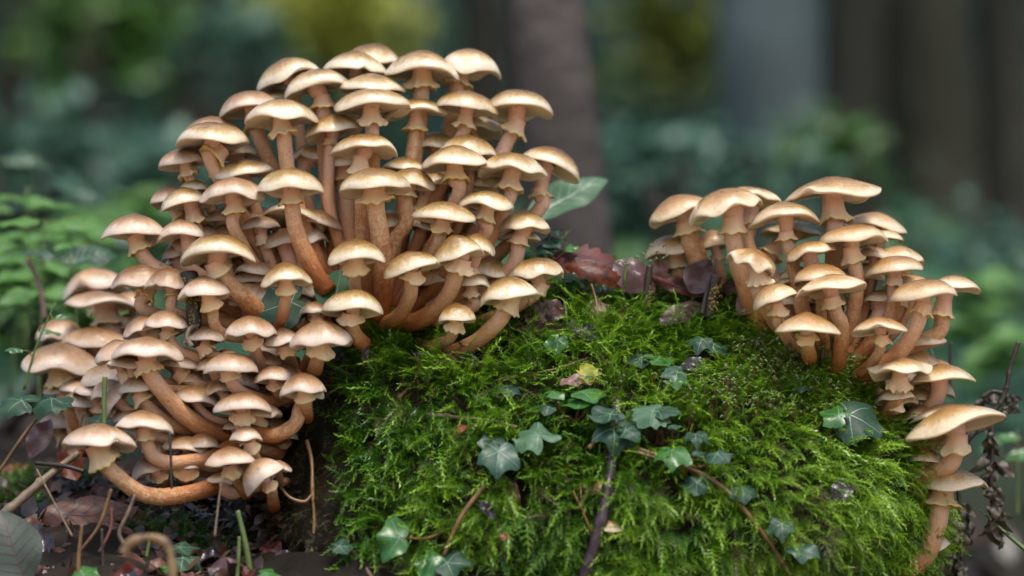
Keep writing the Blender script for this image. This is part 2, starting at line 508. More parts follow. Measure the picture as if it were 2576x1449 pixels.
NSEG = 220
zs = np.concatenate([np.linspace(ST_Z[0], ST_Z[1], 8)[:-1], np.linspace(ST_Z[1], ST_Z[-1], 80)])
ang = np.linspace(0, 2 * math.pi, NSEG, endpoint=False)
sv = []
for z in zs:
    xl, xr, yf, yb = stump_row(z)
    cx_, cy_, a, b = (xl + xr) / 2, (yf + yb) / 2, (xr - xl) / 2, (yb - yf) / 2
    for t in ang:
        c, s = math.cos(t), math.sin(t)
        k = (abs(c) ** EXP + abs(s) ** EXP) ** (-1 / EXP)
        x, y = cx_ + a * c * k, cy_ + b * s * k
        d = bumpf(x, y, z)
        sv.append((x + d * c, y + d * s, z + d * 0.3))
last = len(sv) - NSEG
sv = np.array(sv)
topc = sv[last:].mean(0)
sv = np.vstack([sv, topc[None, :] * 0.5 + sv[last:] * 0.5, np.repeat(topc[None, :], NSEG, 0) + np.array([0, 0, 0.003])])
sf = grid_faces(len(zs) + 2, NSEG)
stump = mesh('tree_stump', sv, sf, MAT['stump'])
tag(stump, 'broad rotting tree stump covered in green moss', 'stump')

# ------------------------------------------------------------------ moss
def frond_proto(nb, kind):
    """one pinnate moss shoot of unit length along +x, normal +z: verts, tris, tip value"""
    vs, fs, tn = [], [], []
    def tri(a, b, c, ta, tb):
        k = len(vs)
        vs.extend([a, b, c]); fs.append((k, k + 1, k + 2)); tn.extend([ta, ta, tb])
    droop = random.uniform(0.10, 0.30)
    side = random.uniform(-0.12, 0.12)
    def axis(s):
        return np.array([s, side * s * s, 0.22 * math.sin(s * 2.2) - droop * s * s])
    def shoot(p0, d, L, n, w, tb):
        d = d / np.linalg.norm(d)
        up = np.array([0, 0, 1.0])
        sd_ = np.cross(d, up); sd_ /= np.linalg.norm(sd_)
        for q in range(n):
            s0 = q / n
            base = p0 + d * L * s0 - up * 0.05 * s0 * s0
            sg = 1 if q % 2 else -1
            ww = w * (1 - 0.6 * s0)
            tip = base + d * (L / n * 2.0) + sd_ * sg * ww * 1.1 + up * ww * random.uniform(-0.3, 0.8)
            b2 = base + d * (L / n * 1.1) - sd_ * sg * ww * 0.25
            tri(base - sd_ * sg * ww * 0.35, b2, tip, tb + 0.3 * s0, tb + 0.35 * s0 + 0.12)
    for q in range(nb):
        s = 0.06 + 0.9 * q / nb
        p = axis(s)
        for sg in (-1, 1):
            a = R(random.uniform(48, 68)) * sg
            dd = np.array([math.cos(a), math.sin(a), random.uniform(-0.12, 0.25)])
            L = (0.34 if kind == 0 else 0.24) * (1 - s) ** 0.7 * random.uniform(0.75, 1.15) * min(1, s * 5 + 0.4)
            shoot(p, dd, L, 5, 0.042, 0.02 + 0.55 * s)
    for q in range(9):
        s0 = q / 9
        shoot(axis(s0), axis(s0 + 0.1) - axis(s0), 0.16, 2, 0.042, 0.05 + 0.7 * s0)
    return np.array(vs), np.array(fs), np.array(tn)

PROTO = [frond_proto(random.randint(7, 10), k % 2) for k in range(10)]
PROTO_SMALL = [frond_proto(random.randint(4, 5), 0) for k in range(8)]

def moss_mesh(name, items, mat, protos):
    """items: (pos, direction, normal, length, tone)"""
    V, F, T, k = [], [], [], 0
    for (p, d, n, L, tone) in items:
        pv, pf, pt = protos[random.randrange(len(protos))]
        d = d / (np.linalg.norm(d) + 1e-9)
        s = np.cross(n, d); s /= np.linalg.norm(s) + 1e-9
        n2 = np.cross(d, s)
        M = np.stack([d, s, n2])                       # rows
        V.append(p + (pv * L) @ M)
        F.append(pf + k); k += len(pv)
        T.append(np.clip(pt * 0.85 + tone, 0, 1))
    return mesh(name, np.vstack(V), np.vstack(F), mat, {'tone': np.concatenate(T)}, smooth=False)

# sample the stump surface
quad = sv[sf]
fa = quad[:, 0] - quad[:, 2]; fb = quad[:, 1] - quad[:, 3]
fnrm = np.cross(fa, fb)
area = np.linalg.norm(fnrm, axis=1) * 0.5
fnrm /= (np.linalg.norm(fnrm, axis=1)[:, None] + 1e-12)
fcen = quad.mean(1)
outw = fcen - np.array([fcen[:, 0].mean() * 0 + 0.04, 0.03, 0.05])
flip = (fnrm * outw).sum(1) < 0
fnrm[flip] *= -1
x_bare = P(855, 1200, -4).x                             # bare, earthy flank on the side of the lower clump
def moss_weight(c, n):
    w = np.ones(len(c))
    w *= np.where(c[:, 1] > 0.09, 0.14, 1.0)            # thinner on the far side
    w *= np.where(c[:, 2] < -0.02, 0.0, 1.0)
    edge = sstep(x_bare - 0.004, x_bare + 0.02, c[:, 0])
    return w * edge
wts = area * moss_weight(fcen, fnrm)
def sample(n, wts):
    idx = rng.choice(len(wts), n, p=wts / wts.sum())
    u = rng.random((n, 2))
    q = quad[idx]
    p = (q[:, 0] * ((1 - u[:, :1]) * (1 - u[:, 1:])) + q[:, 1] * (u[:, :1] * (1 - u[:, 1:])) + q[:, 2] * (u[:, :1] * u[:, 1:]) + q[:, 3] * ((1 - u[:, :1]) * u[:, 1:]))
    return p, fnrm[idx]

def patch(p, s, seed=0.0):
    return mnoise.noise(Vector((p[0] * s, p[1] * s, p[2] * s + seed)))

items, items_dead, items_brown = [], [], []
ps, ns_ = sample(19500, wts)
x_right = P(1750, 1000, -3).x
for p, n in zip(ps, ns_):
    pn = patch(p, 22)
    bx, by = proj(p)
    if any(((bx - a) / c) ** 2 + ((by - b) / e) ** 2 < 1 for a, b, c, e in BARE) and random.random() < 0.9:
        continue
    deep = bumpf(*p)
    if (pn < -0.42 or deep < -0.014) and random.random() < 0.8:
        continue                                        # gaps where the dark wood shows
    upn = max(0.0, n[2])
    down = np.array([0, 0, -1.0]); td = down - n * np.dot(down, n)
    tl = np.linalg.norm(td)
    rnd = rng.normal(0, 1, 3); rnd -= n * np.dot(rnd, n)
    side = np.array([0.35 * sstep(x_right - 0.10, x_right + 0.1, p[0]) * 2 - 0.10, -0.35, 0.0])
    d = td * 0.55 * (1 - 0.6 * upn) + rnd * 0.40 + side * (0.5 + 0.8 * upn) + n * random.uniform(0.25, 0.8)
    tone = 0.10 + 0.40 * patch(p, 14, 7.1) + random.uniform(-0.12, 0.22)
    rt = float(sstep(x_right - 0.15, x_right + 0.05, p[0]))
    tone += 0.13 * rt - 0.13 * (1 - rt) * (0.5 + patch(p, 9, 17.0))  # left side: shade of the clump painted into the moss colour
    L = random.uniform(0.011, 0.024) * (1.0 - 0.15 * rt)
    tone += 6.0 * deep  # shade of the hollows painted in: moss darker where the surface dips
    if random.random() < 0.16: L *= 1.5; tone += 0.10
    if random.random() < 0.07 + 0.25 * (patch(p, 20, 31.0) > 0.30):
        items_dead.append((p - n * 0.001, d, n, L, random.uniform(0, 0.5)))
    else:
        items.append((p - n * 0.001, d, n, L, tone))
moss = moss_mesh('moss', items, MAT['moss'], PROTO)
tag(moss, 'green feathery moss carpeting the stump', 'moss', kind='stuff')
tag(moss_mesh('withered_moss', items_dead, MAT['moss_brown'], PROTO), 'withered olive-brown moss mixed into the green', 'moss', kind='stuff')

# earthy flank: thin brown moss
w2 = area * np.where(fcen[:, 1] < 0.06, 1, 0) * (1 - sstep(x_bare - 0.01, x_bare + 0.035, fcen[:, 0])) * np.where(fcen[:, 2] > -0.03, 1, 0)
ps, ns_ = sample(2300, w2)
for p, n in zip(ps, ns_):
    rnd = rng.normal(0, 1, 3)
    items_brown.append((p, np.array([0, 0, -0.7]) + n * 0.8 + rnd * 0.4, n, random.uniform(0.004, 0.011), random.uniform(-0.15, 0.3)))
tag(moss_mesh('dry_moss', items_brown, MAT['moss_brown'], PROTO_SMALL), 'thin brown moss and rootlets on the bare flank of the stump', 'moss', kind='stuff')

# moss pads on the soil beside the stump
items_g = []
for (cx_, cy_, rx, ry, n) in [(110, 1205, 120, 26, 420), (60, 1225, 80, 20, 200), (215, 1200, 60, 20, 160), (95, 1285, 60, 40, 190), (400, 1330, 110, 26, 380), (470, 1345, 90, 24, 260),
                              (330, 1345, 60, 24, 150), (540, 1380, 60, 24, 120), (250, 1440, 60, 20, 90), (20, 1260, 40, 30, 80), (620, 1330, 60, 30, 80), (360, 1310, 60, 16, 120)]:
    yc = surf(cx_, cy_, 2)
    for k in range(n):
        a, r_ = random.uniform(0, 6.28), math.sqrt(random.random())
        px, py = cx_ + rx * r_ * math.cos(a), cy_ + ry * r_ * math.sin(a)
        yy = surf(px, py, yc) if k % 6 == 0 else yc + (cy_ - py) * 0.06
        q = P(px, py, yy)
        z = max(q.z, float(ground_z(q.x, q.y)))
        d = np.array([random.gauss(0, 0.7), random.gauss(-0.3, 0.6), random.uniform(0.2, 1.0)])
        items_g.append((np.array([q.x, q.y, q.z - 0.002]), d, np.array([0, -0.3, 1.0]), random.uniform(0.006, 0.012), random.uniform(-0.08, 0.16)))
for k in range(500):
    px, py = random.uniform(-40, 720), random.uniform(1195, 1470)
    if patch((px * .01, py * .02, 0), 1.0, 2.0) < 0.05: continue
    q = P(px, py, surf(px, py, 2))
    items_g.append((np.array([q.x, q.y, q.z - 0.001]), np.array([random.gauss(0, .7), random.gauss(-.3, .6), random.uniform(.2, 1)]), np.array([0, -.3, 1.]), random.uniform(.006, .012), random.uniform(-.15, .1)))
tag(moss_mesh('ground_moss', items_g, MAT['moss'], PROTO_SMALL), 'small green moss pads on the soil beside the stump', 'moss', kind='stuff')

# bright tufts of taller moss by the two broken stubs
items_t = []
for (cx_, cy_, r0, n) in [(1820, 800, 34, 70), (1600, 800, 32, 60), (1575, 830, 34, 40), (1800, 850, 30, 40), (1690, 905, 60, 40), (2110, 1000, 90, 190), (2030, 985, 80, 170), (2190, 1040, 60, 120), (1940, 940, 80, 170), (1900, 895, 60, 110), (2000, 970, 70, 150), (1850, 960, 60, 80), (1760, 1010, 90, 110), (2080, 1060, 90, 150), (1560, 1170, 50, 30), (1350, 1190, 60, 40)]:
    y0 = surf(cx_, cy_, 2)
    for k in range(n):
        px, py = cx_ + random.gauss(0, r0 * 0.6), cy_ + random.gauss(0, r0 * 0.45)
        q = P(px, py, surf(px, py, y0) - 0.9)
        d = np.array([(px - cx_) / r0 * 0.8 + random.gauss(0, 0.4), random.gauss(-0.6, 0.4), random.uniform(-0.1, 0.8)])
        items_t.append((np.array(q), d, np.array([0, -0.5, 1.0]), random.uniform(0.011, 0.018), random.uniform(0.22, 0.42)))
tag(moss_mesh('moss_tuft', items_t, MAT['moss'], PROTO), 'bright yellow-green moss tufts around the broken stubs and clump base', 'moss', kind='stuff')

# spore capsules on thin red stalks
def capsule_parts():
    stalks, caps = [], []
    spots = [(1960, 900, 90, 46, 130), (2060, 1000, 120, 60, 90), (1900, 990, 110, 50, 60), (1760, 1010, 120, 50, 30), (2160, 1080, 60, 40, 24), (1560, 790, 40, 20, 12), (1620, 660, 60, 14, 12), (1880, 870, 40, 20, 20), (1560, 960, 110, 30, 16)]
    for (cx_, cy_, rx, ry, n) in spots:
        for k in range(n):
            px, py = cx_ + random.uniform(-rx, rx), cy_ + random.uniform(-ry, ry)
            yy = surf(px, py + 30, 1) - 1.3
            b = np.array(P(px, py + 30, yy)); h = random.uniform(0.008, 0.015)
            lean = np.array([random.gauss(0, 0.15), random.gauss(-0.1, 0.15), 1.0])
            t = b + lean * h
            sgn = random.choice((-1, 1))
            hook = t + np.array([sgn * 0.0012, -0.0004, 0.0004])
            end = t + np.array([sgn * 0.0022, -0.0006, -0.0012])
            stalks.append(tube(np.array([b, (b + t) / 2 + [random.gauss(0, 0.0004), 0, 0], t]), 0.00016, 3, False))
            caps.append(tube(np.array([t, hook, hook * 0.5 + end * 0.5 + [sgn * 0.0003, 0, 0], end]), np.array([0.0002, 0.00062, 0.00075, 0.0003]), 6))
    return stalks, caps
st_, cp_ = capsule_parts()
cap_root = empty('moss_capsules', P(1990, 960, 0))
tag(cap_root, 'tiny green spore capsules on red stalks rising from the moss', 'moss capsules', kind='stuff')
v, f = join(st_); tag(mesh('stalk', v, f, MAT['red_stem'], parent=cap_root, origin=cap_root.location), kind='stuff')
v, f = join(cp_); tag(mesh('capsule', v, f, MAT['green_stem'], parent=cap_root, origin=cap_root.location), kind='stuff')

# ------------------------------------------------------------------ mushrooms
def cap_shape(w, h, flat, wave, rnd):
    """profile and wobble of one cap in its own frame (z up, rim at z = 0)"""
    NA = 60
    th = np.linspace(0, 2 * math.pi, NA, endpoint=False)
    rr = np.array([0.002, 0.10, 0.20, 0.31, 0.42, 0.53, 0.63, 0.72, 0.80, 0.865, 0.92, 0.958, 0.982, 0.994, 0.998, 0.985, 0.96])
    p, q = (1.75, 0.80) if flat else (rnd.uniform(1.8, 2.4), rnd.uniform(0.58, 0.78))
    z = h * np.clip(1 - rr ** p, 0, 1) ** q
    z += 0.07 * h * np.exp(-(rr / 0.16) ** 2) * rnd.uniform(0.0, 1.2)
    lip = 0.030 * w
    z[-4:] = np.array([0.010 * w, -0.004 * w, -lip * 0.6, -lip * 0.55])
    ks = [(k, rnd.uniform(0, 6.28), rnd.gauss(0, 1) / k ** 0.6) for k in (2, 3, 4, 5, 7)]
    wob = sum(a * np.sin(k * th + f) for k, f, a in ks)
    wob /= max(1e-6, np.abs(wob).max())
    ks2 = [(k, rnd.uniform(0, 6.28), rnd.gauss(0, 1) / k ** 0.5) for k in (2, 3, 4, 6)]
    wz = sum(a * np.sin(k * th + f) for k, f, a in ks2)
    wz /= max(1e-6, np.abs(wz).max())
    rmul = 1 + 0.028 * wave * wob[None, :] * (rr[:, None] ** 2)
    zoff = 0.030 * wave * w * wz[None, :] * (rr[:, None] ** 4)
    dent = 0.012 * w * np.sin(2 * th + rnd.uniform(0, 6))[None, :] * (rr * (1 - rr) * 4)[:, None] * rnd.uniform(0, 1)
    if rnd.random() < 0.35:                              # a split or lifted piece of margin
        t0, wd = rnd.uniform(0, 6.28), rnd.uniform(0.10, 0.30)
        g0 = np.exp(-((np.angle(np.exp(1j * (th - t0)))) / wd) ** 2)
        zoff = zoff + rnd.uniform(0.03, 0.09) * w * g0[None, :] * (rr[:, None] ** 5)
        rmul = rmul - rnd.uniform(0.02, 0.09) * g0[None, :] * (rr[:, None] ** 4)
    rmul = rmul * (1 + rnd.uniform(-0.05, 0.05) * np.cos(2 * th + rnd.uniform(0, 6))[None, :])
    r = (w / 2) * rr[:, None] * rmul
    z = z[:, None] + zoff + dent
    top = np.stack([r * np.cos(th)[None, :], r * np.sin(th)[None, :], z], -1)
    return th, rr, top, rmul[-1], zoff[-1]

def make_mushroom(row, base, baseY, group, mat, rnd):
    (cx, cy, w, h, roll, Y, path, sw, rw, label) = row[:10]
    opt = row[10] if len(row) > 10 else {}
    u = U(Y)
    wm, hm = w * u * 1.07, h * u
    c = P(cx, cy, Y)
    tb = opt.get('tb', rnd.uniform(0.0, 6.0)) - 5.5
    axis = Vector((math.sin(R(roll)), math.sin(R(tb)), math.cos(R(roll)) * math.cos(R(tb)))).normalized()
    ex = (Vector((1, 0, 0)) - axis * axis.x).normalized()
    ey = axis.cross(ex)
    spin = rnd.uniform(0, 6.28)
    M = np.array([ex * math.cos(spin) + ey * math.sin(spin), ey * math.cos(spin) - ex * math.sin(spin), axis])
    cn = np.array(c)
    sw = sw or max(0.20 * w, 22)
    rs = sw * u / 2
    # stem path
    pts2 = [(cx + opt.get('sx', 0), cy)] + list(path)
    if not opt.get('end'):
        pts2.append(base)
    if len(pts2) == 3 and not opt.get('end'):
        a, b = pts2[1], pts2[2]
        pts2.insert(2, (a[0] + 0.30 * (b[0] - a[0]), a[1] + 0.50 * (b[1] - a[1])))
    seg = [0.0]
    for a, b in zip(pts2, pts2[1:]):
        seg.append(seg[-1] + math.hypot(a[0] - b[0], a[1] - b[1]))
    bY = opt.get('baseY', baseY)
    p3 = [np.array(P(a[0], a[1], Y + (bY - Y) * (s / seg[-1]) ** 1.5)) for a, s in zip(pts2, seg)]
    start = cn + M[2] * hm * 0.30 + (p3[0] - cn)
    p3 = [start] + p3[1:] if np.linalg.norm(p3[1] - p3[0]) < 0.004 else [start] + p3
    NS = 30
    sp = spline(p3, NS)
    wq = np.array([[mnoise.noise(Vector((q[0] * 30 + cx, q[2] * 30, 1))), 0, mnoise.noise(Vector((q[0] * 30, q[2] * 30 + cx, 5)))] for q in sp])
    sp = sp + wq * 0.0022 * np.sin(np.linspace(0, math.pi, NS))[:, None]
    ln = np.concatenate([[0], np.cumsum(np.linalg.norm(np.diff(sp, axis=0), axis=1))])
    total = ln[-1]
    ringp = np.array(P(path[0][0], path[0][1], Y))
    d2 = ((sp - ringp) ** 2).sum(1)
    kr = int(np.argmin(d2[:int(NS * 0.7)]))
    lr = max(ln[kr], 0.004)
    root = empty('mushroom', Vector(sp[-1]))
    o = np.array(root.location)
    tag(root, label, 'mushroom', group)
    # stem: slightly flared under the cap, a little swollen at the base
    t = ln / total
    rad = rs * (0.90 + 0.16 * t)
    rad *= 1 + 0.22 * np.exp(-(ln / (0.45 * lr + 1e-6)) ** 2)
    rad *= 1 + np.array([0.035 * mnoise.noise(Vector(q) * 90) for q in sp])
    sg = 20
    tv, tf = tube(sp, rad, sg)
    ctr_ = np.repeat(np.vstack([sp[:1], sp, sp[-1:]]), sg, 0)
    irr = np.array([mnoise.noise(Vector(q) * 110) + 0.6 * mnoise.noise(Vector(q) * 260) for q in tv])
    tv = ctr_ + (tv - ctr_) * (1 + 0.09 * irr[:, None])
    aa = np.tile(np.linspace(0, 2 * math.pi, sg, endpoint=False), NS + 2)
    fl_ = np.repeat(np.concatenate([ln[:1], ln, ln[-1:]]), sg) + rnd.uniform(0, 5)
    tone = np.where(ln < lr, 0.28 * ln / lr, 0.28 + 0.72 * ((ln - lr) / max(1e-6, total - lr)) ** 0.9)
    tone = np.repeat(np.concatenate([tone[:1], tone, tone[-1:]]), sg)
    mesh('stem', tv, tf, MAT['stem'], {'tone': tone, 'fx': np.cos(aa), 'fy': np.sin(aa), 'fl': fl_}, root, o)
    # ring (torn veil)
    if not opt.get('noring') and not (rw is None and rnd.random() < 0.3):
        rw_ = max((rw or 0.42 * w) * u * 1.1 / 2, rs * 1.5)
        tg, nn, bb = frames(sp)
        tgt = np.array([np.interp(lr, ln, tg[:, k]) for k in range(3)]); tgt /= np.linalg.norm(tgt)
        n0 = nn[kr] - tgt * np.dot(nn[kr], tgt); n0 /= np.linalg.norm(n0)
        b0 = np.cross(tgt, n0)
        ctr = np.array([np.interp(lr, ln, sp[:, k]) for k in range(3)])
        NR = 56
        th = np.linspace(0, 2 * math.pi, NR, endpoint=False)
        dr = rw_ - rs
        prof = [(-1.15 * dr - 0.5 * rs, rs * 1.03, 0), (-0.85 * dr - 0.3 * rs, rs * 1.08, 0.15), (-0.55 * dr - 0.1 * rs, rs + 0.25 * dr, 0.35), (-0.22 * dr, rs + 0.60 * dr, 0.55), (0.0, rs + 0.88 * dr, 0.70),
                (0.13 * dr, rs + 1.0 * dr, 0.80), (0.26 * dr, rs + 0.98 * dr, 0.95), (0.27 * dr, rs + 0.80 * dr, 1.0), (0.12 * dr, rs + 0.42 * dr, 0.9), (0.05 * dr, rs * 0.97, 0.8)]
        ks = [(k, rnd.uniform(0, 6.28), rnd.gauss(0, 1) / k ** 0.4) for k in (2, 3, 5, 7, 11)]
        wob = sum(a * np.sin(k * th + f) for k, f, a in ks); wob /= np.abs(wob).max()
        ks = [(k, rnd.uniform(0, 6.28), rnd.gauss(0, 1) / k ** 0.4) for k in (1, 2, 4, 6, 9, 13)]
        wob2 = sum(a * np.sin(k * th + f) for k, f, a in ks); wob2 /= np.abs(wob2).max()
        rv, ra = [], []
        rag, hang = rnd.choice((0.07, 0.11, 0.16, 0.2)), rnd.uniform(0.8, 1.5)
        for (az, pr, tt) in prof:
            k = max(0.0, (pr - rs) / max(dr, 1e-6))
            rr_ = pr * (1 + rag * k * wob) + 0.03 * rs * np.sin(24 * th) * k
            zz = az * hang + (rag * 3.4) * dr * k * wob2
            rv.append(ctr + tgt * zz[:, None] + n0 * (rr_ * np.cos(th))[:, None] + b0 * (rr_ * np.sin(th))[:, None])
            ra.append(np.full(NR, tt))
        mesh('ring', np.vstack(rv), grid_faces(len(prof), NR), MAT['ring'], {'rad': np.concatenate(ra)}, root, o)
    # cap and gills
    th, rr, top, rm, zo = cap_shape(wm, hm, opt.get('flat', False), opt.get('wave', 1.0) * rnd.uniform(1.0, 2.0), rnd)
    wv = top.reshape(-1, 3) @ M + cn
    cap = mesh('cap', wv, grid_faces(len(rr), len(th)), MAT[mat], {'rad': np.repeat(np.clip(1 - top[:, :, 2].mean(1) / hm, 0, 1), len(th)), 'fx': np.tile(np.cos(th), len(rr)), 'fy': np.tile(np.sin(th), len(rr))}, root, o)
    NG = 112
    tg_ = np.linspace(0, 2 * math.pi, NG, endpoint=False)
    rmg = np.interp(tg_, np.append(th, 2 * math.pi), np.append(rm, rm[0])); zog = np.interp(tg_, np.append(th, 2 * math.pi), np.append(zo, zo[0]))
    gr = np.array([0.965, 0.93, 0.80, 0.62, 0.44, 0.28, 0.14])
    gz = np.array([-0.016 * wm, 0.03 * hm, 0.10 * hm, 0.16 * hm, 0.20 * hm, 0.22 * hm, 0.24 * hm])
    lam = np.where(np.arange(NG) % 2 == 0, 1.0, -1.0)
    amp = np.array([0.0, 0.5, 1, 1, 0.9, 0.7, 0.3]) * 0.016 * wm
    g = np.stack([(wm / 2) * gr[:, None] * (1 + (rmg - 1)[None, :] * gr[:, None] ** 2) * np.cos(tg_)[None, :],
                  (wm / 2) * gr[:, None] * (1 + (rmg - 1)[None, :] * gr[:, None] ** 2) * np.sin(tg_)[None, :],
                  gz[:, None] + zog[None, :] * gr[:, None] ** 4 + lam[None, :] * amp[:, None]], -1)
    gvv = g.reshape(-1, 3) @ M + cn
    gl = mesh('gills', gvv, grid_faces(len(gr), NG), MAT['gills'], {'rad': np.repeat(gr, NG)}, None, o, smooth=False)
    gl.parent = cap
    return root

